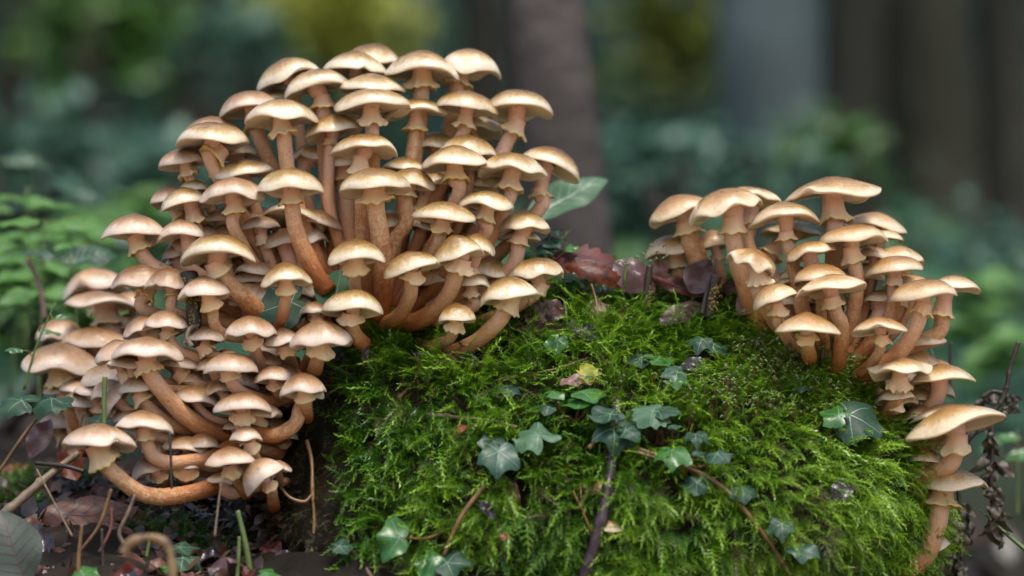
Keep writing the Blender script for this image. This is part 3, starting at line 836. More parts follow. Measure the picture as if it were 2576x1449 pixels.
UPPER = [
 (938, 165, 145, 56, 2, 5.0, [(940, 215)], None, None, 'topmost mushroom of the tall clump, only the crest of its cap showing'),
 (892, 186, 158, 58, 2, 3.2, [(890, 235)], None, None, 'rounded glossy cap overlapping the topmost mushroom of the tall clump'),
 (730, 203, 150, 57, -17, 3.0, [(745, 245)], None, None, 'lopsided notched cap tilted outward on the upper shoulder of the tall clump', {'wave': 2.2}),
 (798, 228, 164, 54, -11, 1.5, [(812, 262)], 42, 72, 'mushroom with a dark brown stain on its pale cap, high in the tall clump', {'wave': 1.3}),
 (1060, 190, 186, 65, 1, 1.8, [(1060, 228)], 46, 78, 'large broad cream cap with a thick pink stem at the summit of the tall clump', {'tb': 3}),
 (1180, 182, 146, 60, 6, 3.8, [(1148, 222)], 46, 70, 'puckered tan cap beside the large broad cap, against the tree trunk', {'wave': 2.0, 'sx': -20}),
 (937, 230, 157, 45, 1, 0.9, [(937, 280)], None, None, 'shiny cap sandwiched between two others near the summit of the tall clump'),
 (935, 276, 178, 51, -2, -0.8, [(936, 313)], 38, 68, 'wide wet cap with a yellow-edged ring, directly below the sandwiched shiny cap'),
 (1045, 288, 145, 40, -5, 1.2, [(1043, 322), (1033, 390), (1010, 540)], 34, 62, 'low flat cap on a slim straight stem under the large summit cap'),
 (1174, 278, 152, 48, 8, 1.0, [(1166, 318), (1158, 350)], 34, 60, 'domed cap with a wavy yellow ring below the puckered tan cap', {'tb': 3}),
 (1308, 283, 172, 57, 4, 2.0, [(1291, 328), (1262, 390), (1200, 560)], 42, 70, 'mushroom standing out from the tall clump in front of the tree trunk, gills showing', {'tb': 9, 'sx': -10}),
 (1185, 332, 150, 45, 4, 4.5, [(1180, 380)], None, None, 'cap seen by its gills below the domed cap with a wavy yellow ring', {'tb': 8}),
 (626, 282, 148, 52, -9, 1.0, [(645, 322), (668, 385)], 42, 66, 'cap leaning outward on a smooth thick orange-pink stem, upper flank of the tall clump', {'sx': 12, 'tb': 7}),
 (710, 307, 175, 57, -3, -1.2, [(714, 338), (722, 420), (760, 560)], 42, 74, 'wide glossy cap over a scaly brown stem with a flared collar, upper flank', {'tb': 5}),
 (690, 255, 120, 30, -5, 4.0, [(700, 300)], None, None, 'thin pale cap edge wedged under the lopsided notched cap'),
 (838, 338, 142, 50, -11, 0.3, [(830, 366), (826, 450), (838, 560)], 32, 44, 'rusty-sided cap on a long thin stem, middle of the tall clump'),
 (918, 385, 157, 48, 0, -2.0, [(908, 424)], 36, 62, 'cap with an inrolled tan rim and bright pink stem top, heart of the tall clump', {'tb': 8}),
 (535, 363, 178, 55, -1, -1.5, [(540, 397), (545, 430)], 40, 74, 'broad silvery cap at the outer shoulder of the tall clump', {'tb': 4}),
 (533, 338, 135, 44, -3, 1.2, [(540, 390)], None, None, 'cap rising just behind the broad silvery cap on the outer shoulder'),
 (460, 417, 118, 42, -8, 0.0, [(476, 440), (490, 468)], 30, 52, 'small mushroom with brown flecks on its cap at the outer edge of the tall clump', {'sx': 8}),
 (610, 444, 164, 42, -5, -0.5, [(630, 490)], None, None, 'wide cap streaked with rust, lying on top of a paler cap', {'wave': 1.3}),
 (586, 502, 152, 54, -2, -3.0, [(592, 528), (598, 600)], 36, 62, 'greyish white cap below the rust-streaked one, with a fringed ring', {'tb': 5}),
 (731, 482, 160, 58, 0, -4.2, [(733, 512), (745, 580), (790, 680), (826, 732)], 44, 66, 'round cap on a long scaly stem sweeping down to the heart of the tall clump', {'end': 1, 'baseY': -3.0, 'tb': 3}),
 (943, 480, 174, 58, -4, -4.6, [(945, 508), (956, 600), (964, 700), (955, 800)], 50, 82, 'large central mushroom with a stout mottled stem, brown-topped cap', {'end': 1, 'baseY': -1.5, 'tb': 4}),
 (1036, 468, 112, 46, 9, -1.6, [(1020, 492), (1022, 560), (985, 630)], 38, 60, 'smaller cap tucked against the large central mushroom, mottled curved stem', {'sx': -10}),
 (1018, 428, 104, 34, 2, 0.8, [(1015, 470)], None, None, 'pale cap crest between the large central mushroom and the inrolled tan one'),
 (1143, 420, 160, 55, -2, -2.0, [(1144, 450), (1145, 510)], 38, 68, 'arched brown-topped cap with a frilled ring and spotted stem', {'tb': 3}),
 (1178, 388, 132, 48, 8, 0.4, [(1185, 430)], None, None, 'glistening wet cap directly behind the arched brown-topped cap'),
 (1095, 374, 100, 42, -2, 2.5, [(1100, 410)], None, None, 'dim cap in the shade under the domed cap with a wavy ring'),
 (1290, 438, 167, 54, 2, -1.0, [(1284, 472), (1268, 530)], 38, 70, 'broad pale cap with a bright yellow ring on the side facing the tree trunk', {'tb': 7}),
 (1386, 425, 146, 54, 24, 1.2, [(1362, 492), (1345, 545)], 38, 58, 'cap tipped outward showing cream gills, at the trunk side of the tall clump', {'sx': -12, 'tb': 8}),
 (1225, 522, 134, 42, 6, -2.6, [(1216, 552), (1206, 600)], 34, 56, 'sharp-rimmed golden cap between the broad pale cap and the silvery domed one'),
 (1115, 552, 146, 46, 2, -4.0, [(1107, 578), (1085, 640)], 34, 58, 'silvery domed cap with a frilled ring, lower middle of the tall clump'),
 (1318, 580, 118, 50, 0, -0.8, [(1305, 610), (1270, 690)], 40, 52, 'plain tan cap above the red leaf, greenish stem', {}),
 (1304, 604, 100, 28, 2, 0.8, [(1300, 630)], None, None, 'pale cap under the plain tan cap above the red leaf'),
 (1154, 650, 120, 60, -14, -5.2, [(1152, 680), (1122, 752), (1060, 800), (1005, 815)], 44, 66, 'golden cap with a torn dangling ring on a thick curved orange stem', {'end': 1, 'baseY': -1.0, 'sx': 4}),
 (1195, 630, 100, 42, 12, -3.8, [(1180, 680)], 36, None, 'smaller golden cap fused behind the one with a torn ring'),
 (1037, 682, 134, 50, -14, -5.8, [(1036, 702), (1032, 750), (1000, 800), (965, 812)], 38, 58, 'tilted golden cap low on the tall clump with a bent olive stem', {'end': 1, 'baseY': -1.5}),
 (895, 658, 143, 56, -3, -6.4, [(893, 682), (896, 740)], 32, 62, 'neat domed cap above another just like it, front of the tall clump', {'tb': 2}),
 (888, 787, 143, 58, 1, -7.0, [(883, 805), (892, 840), (916, 866)], 38, 64, 'lowest domed cap of the tall clump, stem bent onto the moss', {'end': 1, 'baseY': -5.0, 'tb': 8}),
 (720, 714, 125, 55, -5, -6.4, [(725, 735), (712, 790), (698, 826)], 29, 54, 'slim mushroom on its own thin stem in front of dark leaves, between the two clumps', {'end': 1, 'baseY': -4.5, 'tb': 4}),
 (1188, 720, 90, 35, 4, -3.2, [(1190, 745), (1180, 780)], 28, 46, 'small cap with a ragged pale ring, low on the trunk side of the tall clump'),
 (1281, 755, 144, 60, -8, -5.0, [(1274, 775), (1250, 818), (1190, 866), (1120, 888), (1050, 872)], 44, 68, 'large cap on a thick stem that sweeps low over the moss', {'end': 1, 'baseY': -0.5}),
 (1350, 698, 132, 48, -6, -2.0, [(1355, 735)], 34, 40, 'pale cap nestled beside the red leaf', {}),
 (1150, 808, 90, 44, -3, -5.6, [(1142, 828), (1125, 855), (1070, 878)], 30, 48, 'little bell-shaped cap lying close above the moss', {'end': 1, 'baseY': -1.5}),
 (735, 560, 145, 40, 4, 0.2, [(732, 600), (742, 650)], 30, 36, 'pinkish cap seen from below with gills, behind the long scaly stem', {'tb': 20}),
 (455, 600, 120, 47, -5, -2.4, [(478, 640), (496, 690)], 38, 40, 'pale cap on a smooth rosy stem, outer flank of the tall clump', {'sx': 20, 'noring': 1, 'tb': 5}),
 (338, 598, 150, 58, 0, -2.0, [(354, 630), (388, 668), (450, 700)], 40, 64, 'mushroom reaching out sideways on a bent rosy stem, farthest from the tall clump', {'sx': 8, 'tb': 6}),
 (466, 520, 124, 48, -9, -1.2, [(490, 556), (515, 600)], 36, 58, 'white cap with a fluted ring, stacked above the rosy-stemmed cap', {'sx': 16}),
 (430, 508, 98, 42, -14, 0.6, [(450, 542)], 34, 46, 'narrow tilted cap peeking past the white cap with a fluted ring'),
 (492, 480, 80, 30, 0, 0.2, [(500, 520)], None, None, 'small cap crest above the white cap with a fluted ring'),
 (548, 648, 172, 58, -3, -5.0, [(552, 682), (590, 730), (650, 785), (705, 806)], 46, 70, 'cap with a deeply waved front rim on a long bent stem', {'end': 1, 'baseY': -2.0, 'wave': 2.0, 'tb': 3}),
 (445, 648, 72, 36, -10, -0.6, [(460, 680)], None, None, 'little pale cap under the pale cap on a rosy stem'),
 (452, 668, 72, 28, 0, 0.6, [(470, 700)], None, None, 'thin cap below the pale cap on a rosy stem, deepest in shade'),
 (514, 748, 122, 53, -6, -5.6, [(533, 775), (565, 840)], 32, 56, 'brown cap beside the upright mossy stick', {'sx': 14}),
 (425, 723, 113, 48, -1, -4.2, [(438, 745), (466, 795)], 32, 46, 'cap touching the upright mossy stick with its rim', {'sx': 8}),
 (350, 718, 126, 51, -3, -3.0, [(361, 743), (380, 790)], 34, 54, 'rounded white cap below the mushroom that reaches out sideways', {'sx': 8}),
 # deeper caps whose stems fill the heart of the clump
 (600, 395, 110, 36, 0, 2.0, [(610, 430)], 40, None, 'pale cap in the shade of the broad silvery cap'),
 (790, 400, 100, 40, 0, 2.6, [(765, 420), (770, 560)], 40, None, 'shaded cap behind the long thin stem'),
 (870, 420, 110, 40, 0, 1.6, [(868, 460), (880, 600)], 46, None, 'shaded cap behind the inrolled tan cap'),
 (1090, 470, 110, 40, 0, 1.5, [(1075, 520)], 44, None, 'shaded cap behind the arched brown-topped cap'),
 (1230, 470, 110, 40, 0, 1.6, [(1215, 520)], 40, None, 'shaded cap under the broad pale cap with a bright yellow ring'),
 (640, 560, 120, 40, 0, 0.8, [(640, 600), (690, 700)], 44, None, 'shaded cap beside the pinkish cap seen from below'),
 (560, 560, 100, 36, 0, 0.6, [(575, 600)], 44, None, 'shaded cap behind the greyish white cap with a fringed ring'),
]
LOWER = [
 (418, 828, 120, 47, 0, -5.0, [(428, 848), (478, 892)], 34, 52, 'tan-topped cap against the mossy stick, top of the lower clump', {'sx': 6}),
 (362, 838, 104, 42, -14, -4.0, [(385, 870)], None, None, 'pale cap tucked behind the tan-topped one, top of the lower clump'),
 (512, 860, 102, 40, -3, -4.6, [(520, 884)], 32, 46, 'brown cap with crumbs of lichen, below the mossy stick'),
 (631, 845, 130, 50, -4, -6.5, [(635, 868), (662, 922)], 30, 52, 'bell-like white cap with a frilled ring, upper part of the lower clump', {'tb': 3}),
 (793, 790, 76, 30, 2, -4.2, [(796, 806)], 26, 36, 'tiny pink mushroom between the two clumps'),
 (806, 868, 146, 62, -4, -7.0, [(806, 884), (790, 935)], 36, 66, 'big domed cap beside the moss, at the inner edge of the lower clump', {'end': 1, 'baseY': -5.5}),
 (713, 868, 96, 42, -4, -5.6, [(722, 886), (740, 938)], 30, 50, 'cap wedged between the bell-like and the big domed cap'),
 (370, 900, 172, 50, 2, -7.0, [(374, 935), (412, 988), (470, 1050), (545, 1092), (620, 1100)], 46, 70, 'broad brown-topped cap on a very long thick stem curving inward', {'end': 1, 'baseY': -3.0}),
 (298, 902, 112, 46, -12, -5.2, [(320, 950)], None, None, 'pale cap showing behind the broad brown-topped cap'),
 (330, 922, 118, 30, 0, -5.8, [(350, 965)], None, None, 'thin pale rim directly under the broad brown-topped cap'),
 (580, 935, 122, 47, -2, -7.0, [(580, 952), (606, 986), (668, 1008), (730, 1000)], 36, 50, 'cap with a woolly ring and a stem curving sideways into the stump', {'end': 1, 'baseY': -3.0}),
 (688, 958, 97, 38, -6, -6.2, [(690, 978)], 26, 36, 'small pinkish cap beside the woolly-ringed one'),
 (762, 990, 112, 52, -6, -7.5, [(766, 1002), (774, 1052)], 30, 48, 'smooth cap with a thin collar at the inner edge, below the big domed cap', {'end': 1, 'baseY': -5.5}),
 (772, 1000, 80, 34, 0, -6.2, [(758, 1022), (742, 1066), (690, 1096), (620, 1086)], 38, None, 'mushroom whose bare curved stem loops under the smooth cap with a thin collar', {'end': 1, 'baseY': -6.0, 'noring': 1}),
 (610, 1035, 140, 48, -1, -7.2, [(612, 1055), (620, 1085)], 40, 62, 'wide rosy cap over a shaggy white ring, middle of the lower clump'),
 (650, 1045, 110, 36, 3, -5.8, [(650, 1075)], None, None, 'cap hidden behind the wide rosy cap over a shaggy ring'),
 (618, 1108, 76, 36, -3, -7.8, [(636, 1130), (662, 1170)], 26, 44, 'small cap with a dangling white collar below the shaggy-ringed mushroom', {'sx': 14}),
 (362, 1080, 137, 47, 2, -7.6, [(362, 1105), (382, 1146), (440, 1166), (530, 1148), (605, 1112)], 38, 54, 'flat-domed cap on a stem bent like a hook above the lowest long stem', {'end': 1, 'baseY': -4.0}),
 (250, 1124, 170, 57, 1, -8.6, [(258, 1158), (305, 1204), (380, 1244), (480, 1242), (600, 1196)], 44, 78, 'large lowest mushroom lying out over the soil on a long upturned stem', {'end': 1, 'baseY': -4.0, 'tb': 7, 'sx': 6}),
 (580, 1170, 120, 46, -3, -8.2, [(588, 1192), (622, 1245)], 32, 56, 'cap with a frilled collar above the soil at the foot of the stump', {'end': 1, 'baseY': -5.5, 'tb': 5}),
 (668, 1210, 108, 58, -36, -8.6, [(680, 1232), (690, 1278)], 28, 40, 'steeply tilted smooth cap hanging at the foot of the lower clump', {'end': 1, 'baseY': -6.0, 'tb': 2}),
 (700, 1180, 66, 22, 10, -7.6, [(705, 1215)], 22, None, 'sliver of a cap behind the steeply tilted one', {'noring': 1}),
 (380, 1190, 92, 44, -20, -5.6, [(412, 1215)], 32, 44, 'cracked grey cap under the hook-shaped stem', {'end': 1, 'baseY': -4.5, 'sx': 14}),
 (468, 1178, 60, 24, 0, -5.8, [(466, 1204)], 40, 44, 'stubby young mushroom standing under the hook-shaped stem', {'end': 1, 'baseY': -5.0}),
 (470, 1132, 112, 36, 4, -5.0, [(490, 1160)], None, None, 'low cap between the hook-shaped stem and the very long stem'),
 (512, 1126, 80, 36, 0, -5.4, [(530, 1160)], None, None, 'small brown cap above the inner end of the hook-shaped stem'),
 (496, 1012, 116, 42, 10, -4.8, [(530, 1050)], None, None, 'pale drooping cap beside the very long thick stem'),
 (350, 985, 100, 42, -3, -5.6, [(362, 1008), (430, 1062), (520, 1096), (590, 1100)], 34, 54, 'pinkish cap crossed by the very long thick stem', {'end': 1, 'baseY': -2.0}),
 (300, 1008, 104, 36, -55, -4.6, [(335, 1030)], 28, None, 'cap turned on edge showing its brown side', {'noring': 1}),
 (276, 996, 90, 42, -12, -3.2, [(300, 1030)], None, None, 'yellowish cap behind the upright green stalk'),
 (556, 988, 72, 36, -8, -5.4, [(575, 1010)], 24, 34, "little cap beside the woolly-ringed cap's curved stem"),
 (450, 925, 90, 34, 8, -4.4, [(462, 950)], 34, 30, "small cap under the broad brown-topped cap's inner edge"),
 (470, 958, 80, 30, 0, -3.6, [(490, 990)], 40, None, 'shaded cap beside the pale drooping cap'),
 (540, 930, 90, 34, 0, -4.2, [(560, 965)], 36, None, 'shaded cap behind the woolly-ringed cap'),
 (330, 1060, 90, 36, 0, -4.0, [(360, 1090)], 34, None, 'shaded cap behind the flat-domed cap on the hooked stem'),
 (560, 1215, 80, 26, 0, -5.0, [(580, 1240)], 40, None, 'dark cap under the long upturned stem'),
 (600, 1080, 80, 26, 0, -4.6, [(620, 1110)], 34, None, 'shaded cap above the small cap with a dangling collar'),
]
BACK = [
 (240, 735, 152, 60, -6, 13, [(250, 790)], None, None, 'blurred arched cap at the top of the group behind the lower clump', {'wave': 2}),
 (255, 768, 186, 34, 2, 9, [(270, 812), (282, 870)], 54, 84, 'wide flat blurred cap with a green leaf lying over it', {'sx': 10}),
 (150, 852, 112, 52, -4, 12, [(160, 900)], None, None, 'soft pale cap at the outer edge of the group behind the lower clump'),
 (238, 874, 166, 52, 0, 8, [(250, 925), (255, 980)], 46, 60, 'broad greyish blurred cap beneath the wide flat one'),
 (150, 932, 178, 66, 1, 6, [(152, 966), (185, 1040), (225, 1110)], 48, 86, 'large soft-focus mushroom with a frilled collar beside the soil', {'end': 1, 'baseY': 6}),
 (322, 832, 92, 42, 0, 10, [(330, 870)], None, None, 'small pinkish blurred cap between the lower clump and the group behind'),
 (150, 1080, 112, 46, 0, 9, [(165, 1110), (180, 1150)], 34, 50, 'low blurred cap near the soil under the large soft-focus mushroom', {'end': 1, 'baseY': 9}),
 (330, 770, 90, 36, 6, 11, [(335, 800)], None, None, 'blurred cap touching the wide flat one'),
]
F_ = {'flat': True}
RIGHT = [
 (1711, 543, 154, 54, -21, 2.0, [(1732, 588), (1752, 640), (1785, 735)], 52, 78, 'tilted cap on a thick greenish stem, edge of the clump facing the red leaf', {'sx': 14, 'tb': 2, 'end': 1, 'baseY': 3}),
 (1824, 534, 180, 58, -17, -1.0, [(1846, 588), (1860, 660), (1885, 750), (1920, 830)], 50, 70, 'large tilted cap with fine red specks on a thick leaning orange stem', {'sx': 18, 'wave': 1.4, 'tb': 1, 'end': 1, 'baseY': 1.0}),
 (1892, 508, 138, 38, 8, 2.0, [(1888, 570), (1895, 650)], 42, 60, 'folded cap showing gills directly behind the red-specked cap', {'wave': 2, 'tb': 8}),
 (1976, 555, 165, 46, -4, -1.6, [(1982, 597), (1996, 650), (2010, 740)], 36, 54, 'shiny waved cap with a torn collar next to the red-specked cap', {'wave': 1.6, 'tb': 3}),
 (1696, 642, 140, 52, -5, 4.0, [(1708, 672), (1715, 715)], 44, 72, 'pale cap with a yellow skirt standing low behind the brown leaf', {'sx': 8, 'end': 1, 'baseY': 4}),
 (1798, 622, 92, 44, -8, 3.2, [(1806, 655), (1815, 740)], 28, 36, 'small backlit cap with a thin stem between two thick stems', {'end': 1, 'baseY': 3.4}),
 (1990, 590, 150, 30, 2, 2.6, [(1940, 640), (1945, 700)], 44, None, 'flat shaded cap under the shiny waved one', F_),
 (2093, 494, 224, 50, -4, 0.0, [(2098, 549), (2102, 640), (2100, 760)], 52, 80, 'widest and tallest flat cap of the clump on the mossy slope', {'flat': True, 'tb': 0, 'wave': 1.3}),
 (2200, 577, 150, 44, 8, 3.0, [(2190, 620)], None, None, 'shiny flat cap just below the widest one, furthest back', F_),
 (2222, 600, 92, 30, 6, 2.0, [(2210, 630)], None, None, 'thin cap under the shiny flat cap furthest back', F_),
 (2145, 610, 169, 44, -4, -2.0, [(2147, 650), (2155, 720), (2140, 820)], 40, 60, 'creased cap with a yellow ring in the middle of the slope clump', {'tb': 4}),
 (1892, 668, 118, 42, 20, -3.6, [(1915, 712), (1920, 760)], 40, 62, 'drooping silky cap with a black speck leaning down the slope', {'sx': 10, 'wave': 1.8, 'tb': -6}),
 (2037, 643, 120, 35, -16, -2.4, [(2040, 690), (2015, 770)], 40, None, 'tilted brown-rimmed cap with a hidden ring in the slope clump', {'noring': 1, 'tb': 4}),
 (2062, 707, 136, 44, -6, -3.2, [(2065, 740)], None, None, 'cap with cinnamon blotches lying over another cap'),
 (2089, 732, 172, 42, -8, -5.0, [(2096, 770), (2118, 830), (2112, 900), (2098, 938)], 38, 58, 'cream cap under the cinnamon-blotched one, long yellowish bent stem', {'end': 1, 'baseY': -2.5, 'flat': True}),
 (2248, 684, 136, 40, -9, -2.0, [(2250, 720), (2240, 800)], 36, 52, 'glossy cap with a thin ring, back row of the slope clump'),
 (2262, 655, 122, 38, 7, 1.0, [(2265, 690)], None, None, 'pale cap above the glossy thin-ringed cap'),
 (2195, 650, 86, 28, 0, 0.2, [(2195, 680)], None, None, 'little cap between the creased cap and the glossy thin-ringed one'),
 (1950, 758, 112, 42, -20, -5.0, [(1960, 788), (1965, 830)], 28, 50, 'small sharply tilted grey-cream cap beside the dark brown leaf', {'sx': 6, 'tb': 2}),
 (2030, 833, 160, 46, 1, -6.4, [(2030, 862), (2036, 900)], 38, 50, 'flat parasol-like cap low in front of the stems, fluted ring', {'end': 1, 'flat': True, 'baseY': -4.0, 'tb': -2}),
 (2213, 835, 136, 38, -3, -5.6, [(2214, 864), (2200, 905), (2150, 950)], 28, 46, 'small umbrella-like cap on a slim stem bending to the base', {'end': 1, 'baseY': -2.5}),
 (2322, 748, 160, 45, -8, -3.6, [(2318, 785), (2296, 845), (2240, 905), (2160, 950)], 42, 58, 'broad cap on a long scaly stem slanting down to the base of the slope clump', {'end': 1, 'baseY': -2.0}),
 (2404, 728, 122, 36, 4, -1.0, [(2372, 790), (2345, 850)], 42, 60, 'flat cap at the outermost edge behind the slanting scaly stem', {'sx': -25, 'flat': True, 'tb': 5}),
 (2285, 722, 110, 32, 0, 0.2, [(2290, 760)], None, None, 'cap hidden behind the broad cap on the slanting stem'),
 (2325, 870, 104, 32, -6, -0.2, [(2305, 920), (2260, 985)], 34, None, 'pale underlit cap behind the slanting scaly stem', {'sx': -14, 'noring': 1}),
 (2265, 937, 156, 36, -5, -5.0, [(2258, 978), (2246, 1010), (2220, 1044)], 38, 62, 'scalloped cap with a fluted ring just above the moss edge', {'end': 1, 'baseY': -2.5, 'wave': 2.2, 'flat': True}),
 (2368, 957, 160, 40, -5, -3.0, [(2356, 1005), (2320, 1040), (2260, 1075)], 40, 44, 'wide cap tapering smoothly into its stem, behind the scalloped cap', {'end': 1, 'baseY': -1.0, 'flat': True, 'noring': 1, 'sx': -6}),
 (2256, 1005, 92, 30, -4, -3.8, [(2250, 1030)], None, None, 'brown cap under the scalloped one, touching the moss'),
 (2402, 1080, 230, 60, -14, -5.0, [(2405, 1135), (2385, 1172), (2310, 1205), (2240, 1210)], 50, 78, 'very large flat cap with gills showing, jutting from the side of the stump', {'end': 1, 'baseY': -1.5, 'flat': True, 'tb': 8, 'wave': 1.4}),
 (2372, 1052, 160, 36, -10, -3.0, [(2370, 1090), (2300, 1120)], None, None, 'cap covered by the very large flat one', {'flat': True}),
 (2396, 1228, 172, 50, -4, -3.0, [(2368, 1262), (2356, 1330), (2322, 1402), (2250, 1440), (2180, 1430)], 52, 92, 'lowest jutting cap on a thick hook-shaped stem beside the mossy flank', {'end': 1, 'baseY': -1.0, 'sx': -20, 'flat': True}),
 (2328, 1160, 84, 32, 0, -3.6, [(2320, 1190), (2260, 1210)], None, None, 'small cap under the very large jutting cap, against the moss', {'end': 1, 'baseY': -2}),
 (2335, 1388, 112, 50, -20, -0.8, [(2330, 1420), (2260, 1460)], 30, None, 'pale young cap inside the bend of the hook-shaped stem', {'end': 1, 'baseY': 0, 'noring': 1}),
 (2150, 700, 90, 30, 0, 0.4, [(2160, 740)], 40, None, 'shaded cap behind the cream cap with a long bent stem'),
 (2010, 700, 90, 30, 0, 0.2, [(2015, 760)], 40, None, 'shaded cap behind the cinnamon-blotched cap'),
 (2215, 760, 90, 30, 0, -0.4, [(2215, 800)], 40, None, 'shaded cap above the small umbrella-like cap'),
 (2300, 1010, 70, 24, 0, -0.6, [(2292, 1000), (2260, 1060)], 36, None, 'shaded cap behind the scalloped cap at the moss edge', {'end': 1, 'baseY': 0}),
]
rnd = random.Random(11)
for row in UPPER:
    cx = row[0]
    b = (925 + 0.20 * (cx - 925) + rnd.uniform(-20, 20), 838 + rnd.uniform(-14, 14))
    if cx < 600: b = (760 + rnd.uniform(-30, 30), 862 + rnd.uniform(-12, 12))
    if cx > 1240: b = (1080 + rnd.uniform(-30, 30), 840 + rnd.uniform(-10, 10))
    make_mushroom(row, b, 1.0 + rnd.uniform(-0.8, 1.5), 'mushrooms of the tall clump', 'cap_gold' if cx > 640 or rnd.random() < 0.4 else 'cap_rose', rnd)
for row in LOWER:
    b = (735 + 0.10 * (row[0] - 600), min(1210, max(950, row[1] + 70)))
    make_mushroom(row, b, -0.5, 'mushrooms of the lower clump', 'cap_rose', rnd)
for row in BACK:
    b = (250 + 0.4 * (row[0] - 250), 1120)
    make_mushroom(row, b, row[5] + 1, 'blurred mushrooms behind the lower clump', 'cap_rose', rnd)
for row in RIGHT:
    b = (2085 + 0.22 * (row[0] - 2085) + rnd.uniform(-14, 14), 945 + rnd.uniform(-10, 14))
    make_mushroom(row, b, 0.0 + rnd.uniform(-0.5, 1.5), 'mushrooms of the clump on the mossy slope', 'cap_tan', rnd)
fr = random.Random(29)
def fill(n, x0, x1, y0, y1, Y0, Y1, w0, w1, label, group, basef, bY, mat, keep=lambda x, y: True):
    k = 0
    while k < n:
        x, y = fr.uniform(x0, x1), fr.uniform(y0, y1)
        if not keep(x, y): continue
        k += 1
        w = fr.uniform(w0, w1)
        b = basef(x, y)
        dx = 1 if b[0] > x else -1
        make_mushroom((x, y, w, w * fr.uniform(.34, .46), fr.gauss(0, 9), fr.uniform(Y0, Y1), [(x + dx * w * .12, y + w * .42)], w * .32, None, label), b, bY, group, mat, rnd)
fill(24, 260, 720, 850, 1180, -4.6, -2.2, 70, 105, 'small shaded cap packed deep inside the lower clump', 'mushrooms of the lower clump', lambda x, y: (735 + fr.uniform(-20, 20), min(1200, y + 60)), 0.5, 'cap_rose',
     lambda x, y: x > 300 + (y - 850) * 0.25)
fill(22, 430, 820, 560, 800, -1.5, 1.6, 90, 130, 'shaded cap packed deep between the stems on the flank of the tall clump', 'mushrooms of the tall clump', lambda x, y: (800 + fr.uniform(-40, 40), 850), 1.5, 'cap_rose',
     lambda x, y: x > 430 + (800 - y) * 0.25)
fill(12, 960, 1300, 480, 760, 0.0, 2.5, 90, 120, 'shaded cap packed deep between the stems on the trunk side of the tall clump', 'mushrooms of the tall clump', lambda x, y: (1000 + fr.uniform(-40, 40), 840), 1.5, 'cap_gold')
fill(12, 1960, 2290, 640, 840, -0.5, 2.0, 80, 115, 'shaded cap packed deep between the stems of the clump on the slope', 'mushrooms of the clump on the mossy slope', lambda x, y: (2100 + fr.uniform(-40, 40), 945), 1.0, 'cap_tan')
fill(9, 2225, 2330, 990, 1330, -2.6, -0.5, 80, 120, 'shaded cap crowded against the side of the stump under the jutting caps', 'mushrooms of the clump on the mossy slope', lambda x, y: (2200, y + 60), 0.5, 'cap_tan')
fill(7, 130, 300, 960, 1090, 2.5, 7.0, 80, 115, 'blurred cap low in the shade behind the lower clump', 'blurred mushrooms behind the lower clump', lambda x, y: (x + 40, 1150), 6.0, 'cap_rose')
fill(7, 2235, 2390, 850, 1000, -1.5, 1.0, 80, 115, 'small cap crowded behind the scalloped cap and the slanting stem', 'mushrooms of the clump on the mossy slope', lambda x, y: (2190, y + 70), 0.8, 'cap_tan')
make_mushroom((1512, 1235, 46, 26, -20, surf(1512, 1235) - 0.9, [(1520, 1262)], 14, None, 'tiny ochre mushroom half buried in moss behind the purple twig', {'end': 1, 'noring': 1, 'baseY': surf(1512, 1235) + 0.5}), None, 0, 'mushrooms buried in the moss', 'cap_tan', rnd)
make_mushroom((1535, 1338, 62, 30, 6, surf(1535, 1338) - 0.9, [(1545, 1362)], 18, None, 'ochre mushroom half buried in moss low beside the purple twig', {'end': 1, 'noring': 1, 'baseY': surf(1535, 1338) + 0.5}), None, 0, 'mushrooms buried in the moss', 'cap_tan', rnd)

# ------------------------------------------------------------------ leaves
IVY = [(0, 1.0), (14, 0.84), (30, 0.70), (44, 0.73), (60, 0.86), (74, 0.72), (92, 0.58), (112, 0.57), (132, 0.60), (150, 0.48), (166, 0.30), (180, 0.15)]
IVY_WIDE = [(0, 1.0), (16, 0.92), (34, 0.80), (52, 0.82), (66, 0.86), (84, 0.72), (104, 0.62), (124, 0.62), (142, 0.56), (160, 0.36), (180, 0.16)]
KITE = [(0, 0.82), (14, 0.74), (34, 0.72), (50, 0.88), (62, 1.0), (72, 0.80), (90, 0.62), (112, 0.52), (140, 0.40), (165, 0.22), (180, 0.13)]
MAPLE = [(0, 1.0), (6, 0.86), (10, 0.88), (16, 0.62), (24, 0.42), (34, 0.60), (40, 0.72), (46, 0.92), (52, 0.76), (58, 0.78), (70, 0.44), (84, 0.40), (96, 0.60), (106, 0.50), (130, 0.34), (160, 0.22), (180, 0.08)]
ROUND = [(0, 0.92), (10, 1.0), (18, 0.86), (28, 1.0), (38, 0.88), (50, 1.02), (62, 0.88), (74, 1.0), (88, 0.86), (102, 0.96), (118, 0.82), (134, 0.88), (150, 0.66), (166, 0.4), (180, 0.1)]

